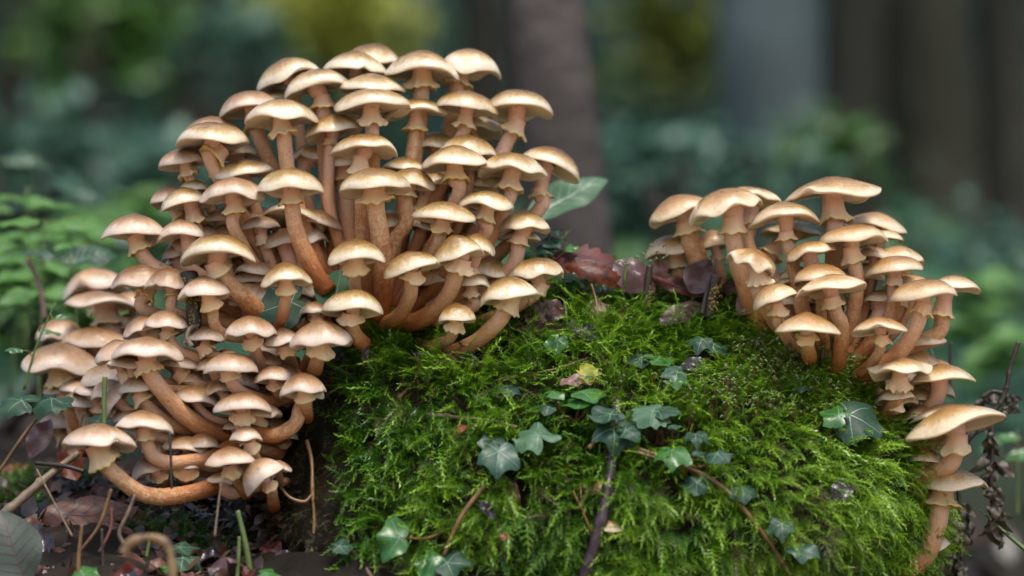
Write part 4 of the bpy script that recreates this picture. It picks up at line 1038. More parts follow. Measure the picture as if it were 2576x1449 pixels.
def palmate(size, table, curl, wav, rn, lobes=(0, 60, -60, 132, -132)):
    A = [a for a, _ in table]; Rr = [r for _, r in table]
    NA, rings = 60, [0.0, 0.22, 0.45, 0.68, 0.86, 1.0]
    th = np.linspace(-math.pi, math.pi, NA, endpoint=False)
    skew = rn.uniform(-0.06, 0.06)
    rad = np.interp(np.abs(np.degrees(th)), A, Rr) * (1 + skew * np.sign(th)) * (1 + 0.02 * np.sin(17 * th + rn.uniform(0, 6)))
    ph = [rn.uniform(0, 6.28) for _ in range(3)]
    def zz(x, y):
        r2 = x * x + y * y
        return size * (-curl * r2 * 0.55 - 0.10 * curl * np.abs(y) + wav * 0.10 * (np.sin(5 * x + ph[0]) * np.cos(4 * y + ph[1])) * np.sqrt(r2) + wav * 0.05 * np.sin(9 * y + ph[2]) * r2)
    x = np.array(rings)[:, None] * rad[None, :] * np.cos(th)[None, :]
    y = np.array(rings)[:, None] * rad[None, :] * np.sin(th)[None, :]
    v = np.stack([x * size, y * size, zz(x, y)], -1).reshape(-1, 3)
    f = grid_faces(len(rings), NA)
    vv, vf, k = [], [], 0
    for a in lobes:
        L = np.interp(abs(a), A, Rr) * 0.93
        for s in np.linspace(0, 1, 7):
            wd = 0.014 * (1 - 0.75 * s)
            cx_, cy_ = L * s * math.cos(R(a)), L * s * math.sin(R(a))
            nx, ny = -math.sin(R(a)) * wd, math.cos(R(a)) * wd
            for sg in (-1, 1):
                X, Y_ = cx_ + sg * nx, cy_ + sg * ny
                vv.append((X * size, Y_ * size, float(zz(X, Y_)) + 0.006 * size))
        for q in range(6):
            vf.append((k + 2 * q, k + 2 * q + 1, k + 2 * q + 3, k + 2 * q + 2))
        k += 14
    return v, f, np.array(vv), np.array(vf)

def ovate(size, wid, curl, fold, wav, rn, teeth=0, tooth=0.0, side_veins=6, bend=0.0):
    NSx, NT = 36, 11
    ph = [rn.uniform(0, 6.28) for _ in range(4)]
    s = np.linspace(0, 1, NSx)
    W = wid * 0.5 * np.sin(math.pi * np.clip(s, 0.004, 0.996) ** 0.85) ** 0.75
    if teeth:
        W = W * (1 + tooth * ((s * teeth) % 1.0 - 0.5))
    t = np.linspace(-1, 1, NT)
    def zz(x, y):
        return size * (-curl * (x - 0.35) ** 2 + fold * np.abs(y) + wav * 0.07 * np.sin(7 * x + ph[0]) * np.sin(5 * y / max(wid, .1) + ph[1]) + wav * 0.05 * np.sin(13 * x + ph[2]) * (y / max(wid, .1)))
    x = np.repeat(s[:, None], NT, 1)
    y = W[:, None] * t[None, :] + bend * x * x
    v = np.stack([x * size, y * size, zz(x, y)], -1).reshape(-1, 3)
    f = grid_faces(NSx, NT, wrap=False)
    vv, vf = [], []
    def strip(p0, p1, w0):
        k = len(vv)
        d = np.array(p1) - np.array(p0); d /= np.linalg.norm(d); n = np.array([-d[1], d[0]])
        for q in np.linspace(0, 1, 5):
            c = np.array(p0) * (1 - q) + np.array(p1) * q
            for sg in (-1, 1):
                a = c + n * sg * w0 * (1 - 0.7 * q)
                vv.append((a[0] * size, a[1] * size, float(zz(a[0], a[1])) + 0.005 * size))
        for q in range(4):
            vf.append((k + 2 * q, k + 2 * q + 1, k + 2 * q + 3, k + 2 * q + 2))
    strip((0, 0), (0.97, bend * 0.94), 0.010)
    for q in range(side_veins):
        s0 = 0.12 + 0.75 * q / max(1, side_veins)
        w0 = float(np.interp(min(1, s0 + 0.16), s, W)) * 0.85
        for sg in (-1, 1):
            strip((s0, bend * s0 * s0), (min(0.97, s0 + 0.16), bend * s0 * s0 + sg * w0), 0.006)
    return v, f, np.array(vv), np.array(vf)

def leaf_frame(angle, pitch, yaw=0.0):
    p, yw = R(pitch), R(yaw)
    n = Vector((math.sin(yw) * math.sin(p), -math.sin(p) * math.cos(yw), math.cos(p)))
    e1 = Vector((1, 0, 0)); e1 = (e1 - n * e1.dot(n)).normalized()
    e2 = n.cross(e1)
    a = R(angle)
    d = e1 * math.cos(a) + e2 * math.sin(a)
    return np.array([d, n.cross(d), n])

def put_leaf(name, shape, px, py, Y, angle, pitch, mat, vein, parent=None, yaw=0.0, at=0.38, size=0.0):
    v, f, vv, vf = shape
    M = leaf_frame(angle, pitch, yaw)
    c = np.array(P(px, py, Y)) - M[0] * at * size
    root = parent
    o = np.array(parent.location) if parent is not None else c
    ob = mesh(name, v @ M + c, f, MAT[mat], None, parent, o)
    if parent is None:
        ob.location = Vector(c)
    if len(vv):
        ve = mesh('vein', vv @ M + c, vf, MAT[vein], None, None, o)
        ve.parent = ob
    return ob, c

lr_ = random.Random(5)
def sprig(label, node, leaves, vine=None, vmat='red_stem', group='ivy sprigs on the moss', lift=2.7):
    """node: picture point where the stalks leave the vine; leaves: (px, py, size, angle, pitch, mat[, table])"""
    yn = surf(node[0], node[1], 2)
    root = empty('ivy_sprig', P(node[0], node[1], yn - 0.3))
    tag(root, label, 'ivy', group)
    o = np.array(root.location)
    for lf in leaves:
        px, py, sz, an, pi_, mt = lf[:6]
        tb = lf[6] if len(lf) > 6 else IVY
        yl = surf(px, py, yn) - lift * lr_.uniform(0.7, 1.2)
        yl = max(min(yl, yn + 1.0), yn - 5.5)
        s = sz * U(yl) * 0.88
        ob, c = put_leaf('leaf', palmate(s, tb, lr_.uniform(0.15, 0.6), lr_.uniform(1.0, 2.4), lr_), px, py, yl, an, pi_ * 0.86, mt, 'vein', root, lr_.uniform(-14, 14), size=s)
        mid = (c + o) / 2 + np.array([lr_.uniform(-1, 1) * 0.003, 0.002, -0.003])
        v, f = tube(spline([o, mid, c], 10), np.linspace(0.0009, 0.0006, 10) * (sz / 60) ** 0.5, 6)
        mesh('leaf_stalk', v, f, MAT[vmat], None, root, o)
    if vine:
        pts = [np.array(P(a, b, surf(a, b, yn) - 1.6)) for a, b in vine]
        v, f = tube(spline(pts, 8 * len(vine)), np.linspace(0.0016, 0.0011, 8 * len(vine)), 8)
        mesh('vine', v, f, MAT['tan_stem' if vmat == 'red_stem' else vmat], None, root, o)
    return root

I, IB, IW, IP = 'ivy', 'ivy_bright', 'ivy_wet', 'ivy_pale'
sprig('large blue-green ivy leaf with a second one behind, across the purple twig', (1520, 1100), [(1545, 1098, 86, -90, 62, I), (1512, 1046, 78, 200, 34, I), (1592, 1078, 60, 20, 46, I)], [(1480, 1128), (1520, 1100), (1590, 1132), (1690, 1166)])
sprig('ivy pair with a pale toothed leaf, behind the large blue-green leaf', (1665, 1120), [(1622, 1034, 66, 200, 40, IP, ROUND), (1676, 1030, 74, -20, 30, I), (1648, 1066, 46, 180, 30, I), (1700, 1070, 30, 0, 30, I)])
sprig('long trailing ivy runner with small leaves crossing the bright moss', (1720, 1175), [(1750, 1100, 52, -90, 38, I), (1690, 1146, 74, -95, 42, IB), (1760, 1138, 34, 10, 30, I), (1815, 1150, 60, -60, 38, I)], [(1600, 1128), (1690, 1160), (1780, 1200), (1850, 1256), (1910, 1330), (1960, 1400), (1995, 1460)])
sprig('round-leaved ivy hanging just under the runner', (1720, 1180), [(1752, 1226, 46, -95, 66, I, ROUND)])
sprig('single small ivy leaf standing off the runner', (1868, 1290), [(1870, 1238, 52, -90, 42, I, IVY_WIDE)])
sprig('heart-shaped ivy leaf on a hooked stalk low on the moss', (1932, 1372), [(1968, 1332, 56, -90, 60, I)])
sprig('wet shining ivy leaf low on the moss', (2005, 1440), [(2028, 1384, 70, -20, 42, IW)], lift=3.6)
sprig('large dark blue ivy leaf folded over the moss edge by the slope clump', (2120, 1110), [(2170, 1056, 108, -25, 62, I, IVY_WIDE), (2092, 1040, 62, 150, 60, IB)], lift=5.0)
sprig('two glossy ivy leaves stacked one above the other on the dark moss', (1270, 1190), [(1252, 1158, 84, -95, 66, IW), (1234, 1102, 58, 120, 48, IW)])
sprig('big bright green ivy leaf facing out on a long pale stalk', (1130, 1330), [(978, 1350, 84, 175, 84, IB, KITE)], [(1220, 1220), (1160, 1300), (1115, 1400)], 'tan_stem')
sprig('pair of ivy leaves at the foot of the mossy face', (1112, 1395), [(1082, 1422, 66, -120, 62, IB, IVY_WIDE), (1148, 1416, 72, -10, 52, I, IVY_WIDE)])
sprig('small ivy leaf on a pale woody shoot beside the bare flank', (905, 1405), [(870, 1373, 52, 10, 44, I)], [(880, 1385), (908, 1412), (940, 1460)], 'grey_twig')
sprig('pale veined leaf with a ragged edge lying on the moss', (1362, 1100), [(1338, 1084, 76, 130, 46, IP, ROUND)])
sprig('drooping ivy leaf hung under the dark hole in the moss', (1760, 905), [(1762, 862, 52, -110, 46, I), (1812, 872, 58, -35, 36, I)])
sprig('ivy leaf spread flat in front of the purple-brown leaf', (1545, 775), [(1522, 738, 72, -95, 48, I), (1570, 748, 46, 10, 30, I), (1566, 732, 34, 20, 30, I)], None, 'red_stem', lift=1.6)
sprig('dark green ivy leaf hanging under the red leaf', (1470, 745), [(1456, 708, 62, -50, 50, IB), (1412, 696, 48, 160, 40, IB)], lift=1.6)
sprig('pair of low ivy leaves beside the violet dried leaf', (1490, 850), [(1462, 810, 46, 150, 44, I), (1514, 816, 58, 0, 40, IB), (1540, 790, 40, 20, 34, IB)], lift=1.6)
sprig('ivy leaves fringing the dark hole in the moss', (1690, 970), [(1688, 936, 52, -160, 50, IW), (1712, 952, 50, -20, 44, IB), (1672, 906, 60, 10, 30, IB)])
sprig('dipping ivy leaf beside the yellow leaf', (1600, 940), [(1614, 908, 60, -100, 38, I), (1640, 900, 36, 10, 30, I)])
sprig('dark ivy leaves on top of the stump against the tree trunk', (1395, 650), [(1398, 604, 52, 10, 40, I), (1396, 578, 40, 15, 30, I), (1345, 640, 52, 30, 36, IB), (1372, 622, 46, 150, 40, I), (1440, 622, 34, 20, 40, IB)], lift=0.5)
sprig('narrow folded ivy leaf in the shade beside the low sweeping stem', (1420, 905), [(1402, 870, 52, -100, 74, IB)])
sprig('row of dark ivy leaves overhanging the middle of the moss', (1450, 1060), [(1440, 1014, 66, 190, 26, IB), (1494, 986, 86, 0, 26, IB), (1366, 1026, 44, 190, 40, I), (1405, 985, 50, 20, 24, IB)])
sprig('curled ivy leaf on a red stalk in the upper moss', (1012, 1000), [(1082, 936, 46, -20, 40, IB)], [(1000, 1004), (1030, 975), (1060, 935)])
sprig('thin-leaved ivy at the shaded middle of the moss', (1235, 1040), [(1292, 976, 52, -20, 36, I), (1250, 990, 36, 190, 34, I)])
sprig('ivy leaf pair lying under the soft capsule moss', (2050, 985), [(2056, 968, 44, 10, 30, I), (2010, 975, 34, 190, 30, I)])
sprig('ivy leaves growing from the soil at the foot of the lower clump', (505, 1440), [(478, 1412, 66, -30, 42, I), (470, 1376, 60, 10, 30, I), (420, 1428, 40, 180, 30, IB)])
sprig('small ivy leaf in the soil beside the grey veined leaf', (215, 1460), [(222, 1434, 60, 60, 46, IB)])
sprig('ivy leaf poking up at the very foot of the bare flank', (690, 1455), [(682, 1444, 46, 0, 40, IB)])
sprig('jagged leaves beside the green stalk at the lower clump', (262, 1080), [(264, 1058, 60, 20, 34, I, ROUND), (330, 1138, 44, 10, 34, I, ROUND)])
sprig('pair of toothed leaves above the grey twig', (80, 1040), [(34, 1004, 66, 170, 40, I, ROUND), (150, 1004, 70, -20, 26, I, ROUND)])

# dark leaves deep between the clumps
put = lambda *a, **k: put_leaf(*a, **k)
def single(name, label, cat, shape, px, py, Y, an, pi_, mat, vein, yaw=0.0, size=0.0, group=None):
    ob, _ = put(name, shape, px, py, Y, an, pi_, mat, vein, None, yaw, size=size)
    tag(ob, label, cat, group)
    return ob
def osz(px, Y): return px * U(Y)

single('leaf', 'dark green leaf in the gap behind the slim mushroom', 'leaf', palmate(osz(88, -1), IVY_WIDE, .1, .5, lr_), 700, 770, -3.5, 200, 70, 'ivy', 'vein', size=osz(88, -1))
single('leaf', 'upright dark green leaf between the stems under the neat domed cap', 'leaf', palmate(osz(80, -1), IVY_WIDE, .1, .5, lr_), 850, 720, -3.0, 80, 76, 'ivy_bright', 'vein', size=osz(80, -1))
single('leaf', 'blurred green leaf sticking out behind the tall clump against the trunk', 'leaf', ovate(osz(240, 10), 0.42, .2, .1, .6, lr_), 1405, 505, 11, 32, 62, 'ivy_pale', 'vein', size=osz(240, 10))

# fallen leaves
def dead(label, px, py, L, wid, an, pi_, mat, Y=None, curl=.3, fold=.2, wav=1.0, teeth=0, tooth=0.0, yaw=0.0, vein='vein_dark', lift=2.1, bend=0.0, cat='dead leaf'):
    Y = surf(px, py, 3) - lift if Y is None else Y
    s = osz(L, Y)
    return single('fallen_leaf', label, cat, ovate(s, wid, curl, fold, wav, lr_, teeth, tooth, bend=bend), px, py, Y, an, pi_, mat, vein, yaw, size=s)
dead('large dark red toothed leaf arched over the top of the stump', 1465, 650, 225, 0.46, -10, 58, 'dead_red', 1.4, 0.7, -0.2, 0.35, 7, 0.45)
dead('underside of the toothed red leaf curling down towards the moss', 1490, 684, 190, 0.26, -16, 84, 'dead_orange', 0.6, 0.8, -0.2, .3, 7, 0.5)
dead('purple-brown leaf lying beside the toothed red leaf', 1585, 680, 130, 0.72, -40, 66, 'dead_purple', 1.2, .3, -.3, .8)
dead('small upright brown leaf scrap between the two stubs', 1656, 682, 62, 0.75, 80, 78, 'dead_brown', 2.6, .2, .2, .8)
dead('narrow red leaf running between the two broken stubs', 1690, 712, 140, 0.30, -20, 72, 'dead_red', 1.2, .4, -.2, 1.0)
dead('folded brown leaf standing behind the black-tipped stub', 1756, 704, 104, 0.80, 60, 76, 'dead_purple', 1.2, .2, .15, .8)
dead('slate purple leaf sloping between the bright moss tufts', 1700, 790, 130, 0.46, 35, 60, 'dead_purple', None, .3, -.2, .6)
dead('dark brown leaf leaning against the orange stems of the slope clump', 1880, 765, 96, 0.62, 50, 70, 'dead_brown', 0.2, .2, .2, .8)
dead('dark red scrap of leaf at the foot of the thick leaning stem', 1838, 728, 74, 0.6, 10, 50, 'dead_red', 2.4, .2, .2, .8)
dead('withered purple leaf under the low sweeping stem', 1385, 790, 84, 0.8, 70, 60, 'dead_purple', None, .3, .3, 1.4, 5, .3)
dead('yellowish lobed dead leaf beside the withered purple one', 1352, 800, 62, 0.9, 160, 60, 'dead_tan', None, .3, .2, 1.4, 5, .5)
dead('dark red leaf lying flat below the withered purple leaf', 1345, 826, 150, 0.26, -4, 56, 'dead_red', None, .3, .2, .8)
dead('pinkish torn leaf under the spread ivy leaf', 1500, 778, 84, 0.6, -60, 66, 'dead_pink', None, .2, .2, 1.0, 5, .4)
dead('brown wet leaf scrap in the hollow under the sweeping stem', 1225, 925, 76, 0.4, 20, 50, 'dead_purple', None, .4, .3, 1.2)
dead('blackish curled leaf in the hollow beneath the tall clump', 1180, 905, 70, 0.5, -30, 60, 'dark_leaf', None, .4, .3, 1.2)
dead('large russet brown leaf lying on the soil at the foot of the lower clump', 205, 1292, 275, 0.42, 2, 58, 'dead_brown', None, .35, -.15, .6, lift=3.2)
dead('russet brown leaf edge folded below the large russet leaf', 290, 1335, 150, 0.35, -30, 70, 'dead_brown', None, .5, -.3, 1.0, lift=2.6)
dead('grey-green veined leaf standing at the corner of the soil', 40, 1395, 200, 0.72, 112, 80, 'grey_leaf', -11, .2, .1, .5)
dead('dark folded leaf behind the grey-green veined one', 110, 1380, 120, 0.5, 110, 70, 'dark_leaf', -6.0, .3, .4, 1.0)
dead('orange and red leaf stuck upright behind the grey twig', 180, 1170, 110, 0.62, 110, 76, 'dead_orange', 0.5, .3, .2, 1.2, 5, .3)
dead('brown crumpled leaf among the twigs near the corner', 150, 1410, 110, 0.6, -30, 56, 'dead_brown', None, .5, .3, 1.4, lift=1.0)
dead('black wet curled leaf on the soil', 440, 1428, 110, 0.5, 10, 60, 'dark_leaf', None, .6, .4, 1.4, lift=1.0)
dead('purplish faded leaf behind the grey twig', 95, 1110, 120, 0.5, 70, 70, 'dead_purple', 6.0, .3, .2, .8)
dead('dark rust leaf under the green stalk', 330, 1190, 80, 0.5, 20, 50, 'dead_red', None, .3, .2, 1.0)
dead('yellow lobed leaf on the moss', 1480, 942, 66, 0.85, 80, 58, 'yellow_leaf', None, .3, .2, 1.4, 4, .5, vein='vein')
dead('pink-brown crumpled leaf under the yellow one', 1440, 958, 86, 0.5, 10, 44, 'dead_pink', None, .4, .2, 1.4)
dead('slate-coloured leaf disc on the bright moss', 2112, 1238, 62, 0.9, 20, 74, 'dark_leaf', None, .2, .1, 1.0)
dead('reddish leaf hanging behind the glossy ivy pair', 1290, 1250, 110, 0.34, -90, 80, 'dead_brown', None, .3, .2, 1.2, lift=0.5)
dead('shiny black curled leaf on the ivy stalk', 1222, 1278, 56, 0.5, -50, 70, 'dark_leaf', None, .5, .4, 1.2)
dead('orange-brown bud scale resting on the moss', 1160, 1080, 34, 0.7, 60, 60, 'dead_orange', None, .5, .4, 1.0)
dead('tiny orange leaf fragment low on the mossy face', 1266, 1352, 26, 0.7, 30, 60, 'dead_orange', None, .4, .3, 1.0)
dead('dark purple fragment hanging under the lowest domed cap', 920, 885, 60, 0.3, -100, 80, 'dead_purple', -5.5, .2, .3, 1.0)
single('fallen_leaf', 'violet grey dried leaf with a lobed edge', 'dead leaf', palmate(osz(46, 0), ROUND, -.1, 1.6, lr_), 1463, 848, surf(1463, 848) - 1.4, -100, 60, 'dead_violet', 'vein_dark', size=osz(46, 0))

for k, (x, y, L, a, m_, lab) in enumerate([(60, 1330, 90, 30, 'dead_brown', 'brown leaf half under the grey jointed twig'), (330, 1420, 100, 170, 'dead_brown', 'brown leaf flat on the soil under the blurred curl'), (560, 1430, 90, 20, 'dead_purple', 'dull purple leaf on the soil by the pale green stalk'),
        (130, 1235, 80, 150, 'dead_red', 'deep red leaf at the edge of the moss pad'), (30, 1190, 80, 40, 'dead_orange', 'orange leaf at the foot of the tan twig'), (680, 1390, 90, 80, 'dead_red', 'dark red leaf against the foot of the bare flank'), (250, 1240, 70, 10, 'dead_brown', 'small brown leaf tucked below the lowest long stem'),
        (400, 1300, 80, 200, 'dark_leaf', 'blackened leaf in the shade of the lowest long stem'), (520, 1310, 80, 150, 'dark_leaf', 'blackened leaf beside the thin brown dry stem'), (1130, 895, 90, 10, 'dead_brown', 'brown leaf in the dark hollow under the tall clump'), (1060, 900, 60, 160, 'dark_leaf', 'black scrap in the dark hollow under the tall clump'),
        (1420, 735, 90, -20, 'dead_brown', 'brown leaf under the toothed red leaf'), (1340, 770, 80, 200, 'dead_purple', 'purplish leaf beside the pale cap nestled at the red leaf'), (1610, 730, 80, 10, 'dead_brown', 'brown leaf between the mossy stub and the red leaf'), (1740, 920, 80, 10, 'dark_leaf', 'black leaf in the dark hole of the moss')]):
    dead(lab, x, y, L, 0.6, a, 56, m_, None, .4, .2, 1.2, lift=1.6)
for k in range(22):
    x, y = lr_.uniform(-30, 760), lr_.uniform(1395, 1470)
    ob = dead('small brown leaf in the litter at the foot of the stump', x, y, lr_.uniform(40, 95), lr_.uniform(.45, .7), lr_.uniform(0, 360), lr_.uniform(25, 60), lr_.choice(('dead_brown', 'dead_purple', 'dark_leaf', 'dead_red')), None, .5, .3, 1.6, lift=lr_.uniform(0.6, 2.0))
    ob['group'] = 'leaves in the litter'
# ------------------------------------------------------------------ twigs and stalks
def twig(name, label, pts, r0, r1, mat, group=None, knots=0, cat='twig', extra=None, rough=0.06, seg=10):
    """pts: (px, py, Y or None); radii in picture units"""
    p3 = [np.array(P(a, b, (surf(a, b, 2) - 1.5) if c is None else c)) for a, b, c in pts]
    n = 10 * len(pts)
    sp = spline(p3, n)
    rad = np.linspace(r0, r1, n) * PX
    rad *= 1 + np.array([rough * 2 * mnoise.noise(Vector(q) * 120) for q in sp])
    for k in range(knots):
        i = int((k + 0.6) / knots * (n - 1))
        rad *= 1 + 0.35 * np.exp(-((np.arange(n) - i) / 0.8) ** 2)
    v, f = tube(sp, rad, seg)
    ob = mesh(name, v, f, MAT[mat], None, None, p3[0])
    ob.location = Vector(p3[0])
    tag(ob, label, cat, group)
    return ob
twig('twig', 'knobbly dark purple twig leaning on the mossy face', [(1552, 1008, None), (1548, 1075, None), (1536, 1180, None), (1512, 1310, None), (1464, 1470, None)], 11, 14, 'purple_twig', knots=6)
twig('twig', 'grey jointed twig slanting across the soil', [(-20, 1318, -4), (90, 1225, -3), (150, 1175, -2), (196, 1140, -1)], 13, 8, 'grey_twig', knots=4)
twig('twig', 'short black twig touching the grey jointed one', [(90, 1165, -2), (160, 1172, -2.6), (212, 1186, -2.8)], 5, 6, 'dark_twig')
twig('twig', 'tan upright twig crossing behind the grey jointed one', [(-5, 1190, 1), (60, 1095, 1.5), (125, 1010, 2)], 5, 4, 'tan_stem')
stub = twig('broken_stub', 'mossy broken stub with a jagged top in front of the brown leaf', [(1624, 790, 1.0), (1628, 740, 0.9), (1634, 668, 0.8)], 11, 9, 'dark_twig', cat='stub')
stub2 = twig('broken_stub', 'thick black-tipped stub crusted with yellow lichen', [(1784, 800, -0.4), (1792, 750, -0.5), (1802, 694, -0.6)], 15, 14, 'dark_twig', cat='stub')
stub3 = twig('broken_stub', 'thin splinter beside the black-tipped stub', [(1766, 790, -0.6), (1774, 750, -0.6), (1784, 706, -0.6)], 8, 3, 'dark_twig', cat='stub')
def crumbs(parent, px0, py0, px1, py1, Y, n, r):
    parts = []
    for k in range(n):
        t = lr_.random()
        c = np.array(P(px0 + (px1 - px0) * t + lr_.gauss(0, r), py0 + (py1 - py0) * t, Y + lr_.uniform(-0.1, 0.3)))
        s = lr_.uniform(0.0003, 0.0008)
        parts.append(tube(np.array([c - [0, 0, s], c, c + [0, 0, s]]), np.array([0.4, 1, 0.5]) * s, 5))
    v, f = join(parts)
    tag(mesh('lichen', v, f, MAT['lichen'], None, parent, np.array(parent.location)), kind='stuff')
crumbs(stub2, 1792, 780, 1806, 712, -0.95, 120, 6)
crumbs(stub, 1632, 780, 1638, 720, 0.5, 40, 3)
mstick = twig('mossy_stick', 'upright mossy stick standing among the caps of the lower clump', [(474, 690, -4.6), (482, 740, -4.9), (488, 800, -5.0), (486, 870, -5.2)], 20, 18, 'moss_brown_stick' if 'moss_brown_stick' in MAT else 'dark_twig', cat='stick', rough=0.15)
crumbs(mstick, 478, 700, 486, 860, -5.6, 150, 9)
twig('twig', 'crinkled lichen-covered twig end hanging at the mossy stick', [(500, 818, -5.6), (478, 826, -6.2), (470, 850, -6.4), (482, 872, -6.4)], 4, 5, 'grey_twig', rough=0.4)
twig('root', 'orange rootlet hanging down the bare flank of the stump', [(772, 1108, -5.4), (784, 1160, -6.2), (786, 1240, -7), (790, 1330, -7.4), (776, 1460, -8)], 5, 4, 'tan_stem', cat='root', rough=0.12)
twig('root', 'small hooked rootlet joining the hanging orange one', [(706, 1226, -7.4), (730, 1252, -7.8), (765, 1262, -7.8), (784, 1246, -7.6)], 3.5, 4.5, 'tan_stem', cat='root')
for i, (lab, pts, r0, r1, mt) in enumerate([
  ('green stalk with a cut tip standing before the yellowish cap', [(262, 1075, -7), (262, 1010, -7), (264, 948, -7)], 6, 6.5, 'green_stem'),
  ('thick pale green stalk at the foot of the lower clump', [(632, 1460, -10), (618, 1370, -10), (598, 1285, -10)], 8, 6, 'green_stem'),
  ('short green shoot with a pale joint on the soil', [(596, 1460, -11), (600, 1400, -11), (602, 1350, -11)], 5, 4, 'green_stem'),
  ('thin brown dry stem in front of the lowest long stem', [(540, 1350, -10), (548, 1280, -10), (556, 1215, -10)], 3.5, 2, 'grey_twig'),
  ('thin black stem under the flat-domed cap', [(432, 1230, -8.8), (430, 1160, -9), (427, 1090, -9)], 3, 4, 'dark_twig'),
  ('bent black wire-like stem beside the green stalk', [(206, 1095, -6), (205, 1060, -6), (214, 1040, -6)], 2.5, 1.5, 'dark_twig'),
  ('greyish crooked stem rising from the moss pad', [(312, 1370, -8.5), (300, 1340, -8.5), (322, 1290, -8.5), (340, 1245, -8.5)], 6, 4, 'grey_twig'),
  ('reddish stalk of the large russet leaf', [(250, 1390, -9), (278, 1330, -9), (280, 1278, -9)], 4, 3, 'red_stem'),
  ('brown stem leaning over the large russet leaf', [(195, 1395, -9.4), (250, 1320, -9.4), (280, 1230, -9.4)], 4, 4, 'tan_stem'),
  ('straight dry straw lying across the large russet leaf', [(92, 1180, -8), (150, 1290, -9), (182, 1350, -9.4)], 2, 3, 'grey_twig'),
  ('brown upright stalk at the corner of the soil', [(198, 1460, -11), (198, 1400, -11), (206, 1320, -11)], 6, 4, 'tan_stem'),
  ('dark upright stem on the soil', [(260, 1460, -10), (258, 1390, -10), (256, 1330, -10)], 5, 3, 'dark_twig'),
  ('broken straw standing upright on the soil', [(368, 1400, -10), (374, 1370, -10), (375, 1350, -10)], 4, 3, 'green_stem'),
  ('pale leaning straw among the capsule moss', [(2090, 1120, None), (2088, 1090, None), (2087, 1068, None)], 5, 5, 'dead_pink'),
  ('slender jointed stem rising to the violet dried leaf', [(1346, 955, None), (1380, 890, -1.4), (1402, 838, -1.6)], 4, 3, 'tan_stem'),
  ('red stalk of the violet dried leaf', [(1442, 905, None), (1458, 870, -1.0), (1470, 838, -1.4)], 3, 4, 'red_stem'),
  ('dark thin shoot in the shade of the sweeping stem', [(1284, 885, None), (1282, 850, -3), (1280, 815, -3.2)], 4, 3, 'dark_twig'),
  ('thin red stalk holding the pinkish torn leaf', [(1506, 830, None), (1500, 760, 0.2), (1488, 715, 0.6)], 3, 3, 'red_stem'),
  ('pale green shoot beside the withered purple leaf', [(1430, 830, None), (1424, 790, 0.2), (1420, 758, 0.4)], 3, 4, 'green_stem'),
  ('upright tan shoot in front of the purple-brown leaf', [(1572, 720, 1.2), (1572, 700, 1.0), (1574, 664, 1.0)], 4, 4, 'green_stem'),
  ('long tan stem lying over the moss below the sweeping stem', [(1190, 970, None), (1280, 950, None), (1390, 930, None), (1470, 905, None)], 3, 3, 'tan_stem'),
  ('horizontal woody stem half sunk in the middle of the moss', [(1070, 1042, None), (1150, 1050, None), (1230, 1058, None), (1300, 1075, None)], 5, 4, 'grey_twig'),
  ('brown stalk under the drooping ivy leaf', [(1830, 990, None), (1832, 930, None), (1826, 880, None)], 3, 3, 'red_stem'),
  ('dark stem lying across the ivy beside the stubs', [(1468, 812, 0.2), (1520, 808, 0.0), (1572, 790, 0.0)], 4, 5, 'red_stem'),
  ('short dark peg at the base of the slope clump', [(2062, 930, None), (2066, 905, -3.6), (2070, 880, -3.8)], 5, 6, 'dark_twig'),
]):
    twig('stalk', lab, pts, r0, r1, mt, cat='stalk', group='stalks and straws', seg=8)
twig('pine_needle', 'pair of red pine needles on the mossy face, longer one', [(1460, 1220, None), (1468, 1290, None), (1508, 1375, None)], 2.2, 2.2, 'needle', cat='needle', seg=6)
twig('pine_needle', 'shorter red pine needle touching the longer one', [(1442, 1236, None), (1468, 1290, None), (1484, 1330, None)], 2, 2, 'needle', cat='needle', seg=6)
twig('twig', 'crooked dark twig rising beyond the very large flat cap', [(2424, 1120, 2), (2470, 1064, 2), (2512, 1020, 2), (2532, 975, 2), (2540, 930, 2), (2562, 860, 2)], 7, 5, 'dark_twig', knots=6, rough=0.12)
twig('twig', 'thin side shoot under the crooked dark twig', [(2424, 1130, 2.4), (2450, 1095, 2.4), (2490, 1075, 2.4)], 5, 2, 'dark_twig')
twig('grass_blade', 'bright green grass blade arching in from beyond the hook-shaped stem', [(2600, 1400, 3), (2540, 1350, 3.5), (2495, 1310, 4), (2462, 1280, 4.5)], 7, 1.5, 'green_stem', cat='grass')
twig('stalk', 'pale blurred straw beyond the slanting scaly stem', [(2356, 920, 6), (2346, 895, 6), (2336, 868, 6)], 5, 4, 'ivy_pale', cat='stalk', group='stalks and straws')
twig('stalk', 'blurred thin stem beyond the wide tapering cap', [(2392, 1000, 9), (2390, 920, 9), (2392, 860, 9)], 5, 4, 'dark_twig', cat='stalk', group='stalks and straws')
# blurred curled withered stalk close to the lens
twig('stalk', 'soft blurred curl of a withered stalk arching before the soil', [(310, 1392, -24), (330, 1365, -24), (372, 1352, -24), (410, 1362, -24), (428, 1392, -24), (434, 1460, -24)], 12, 9, 'dead_tan', cat='stalk', group='stalks and straws', rough=0.3)

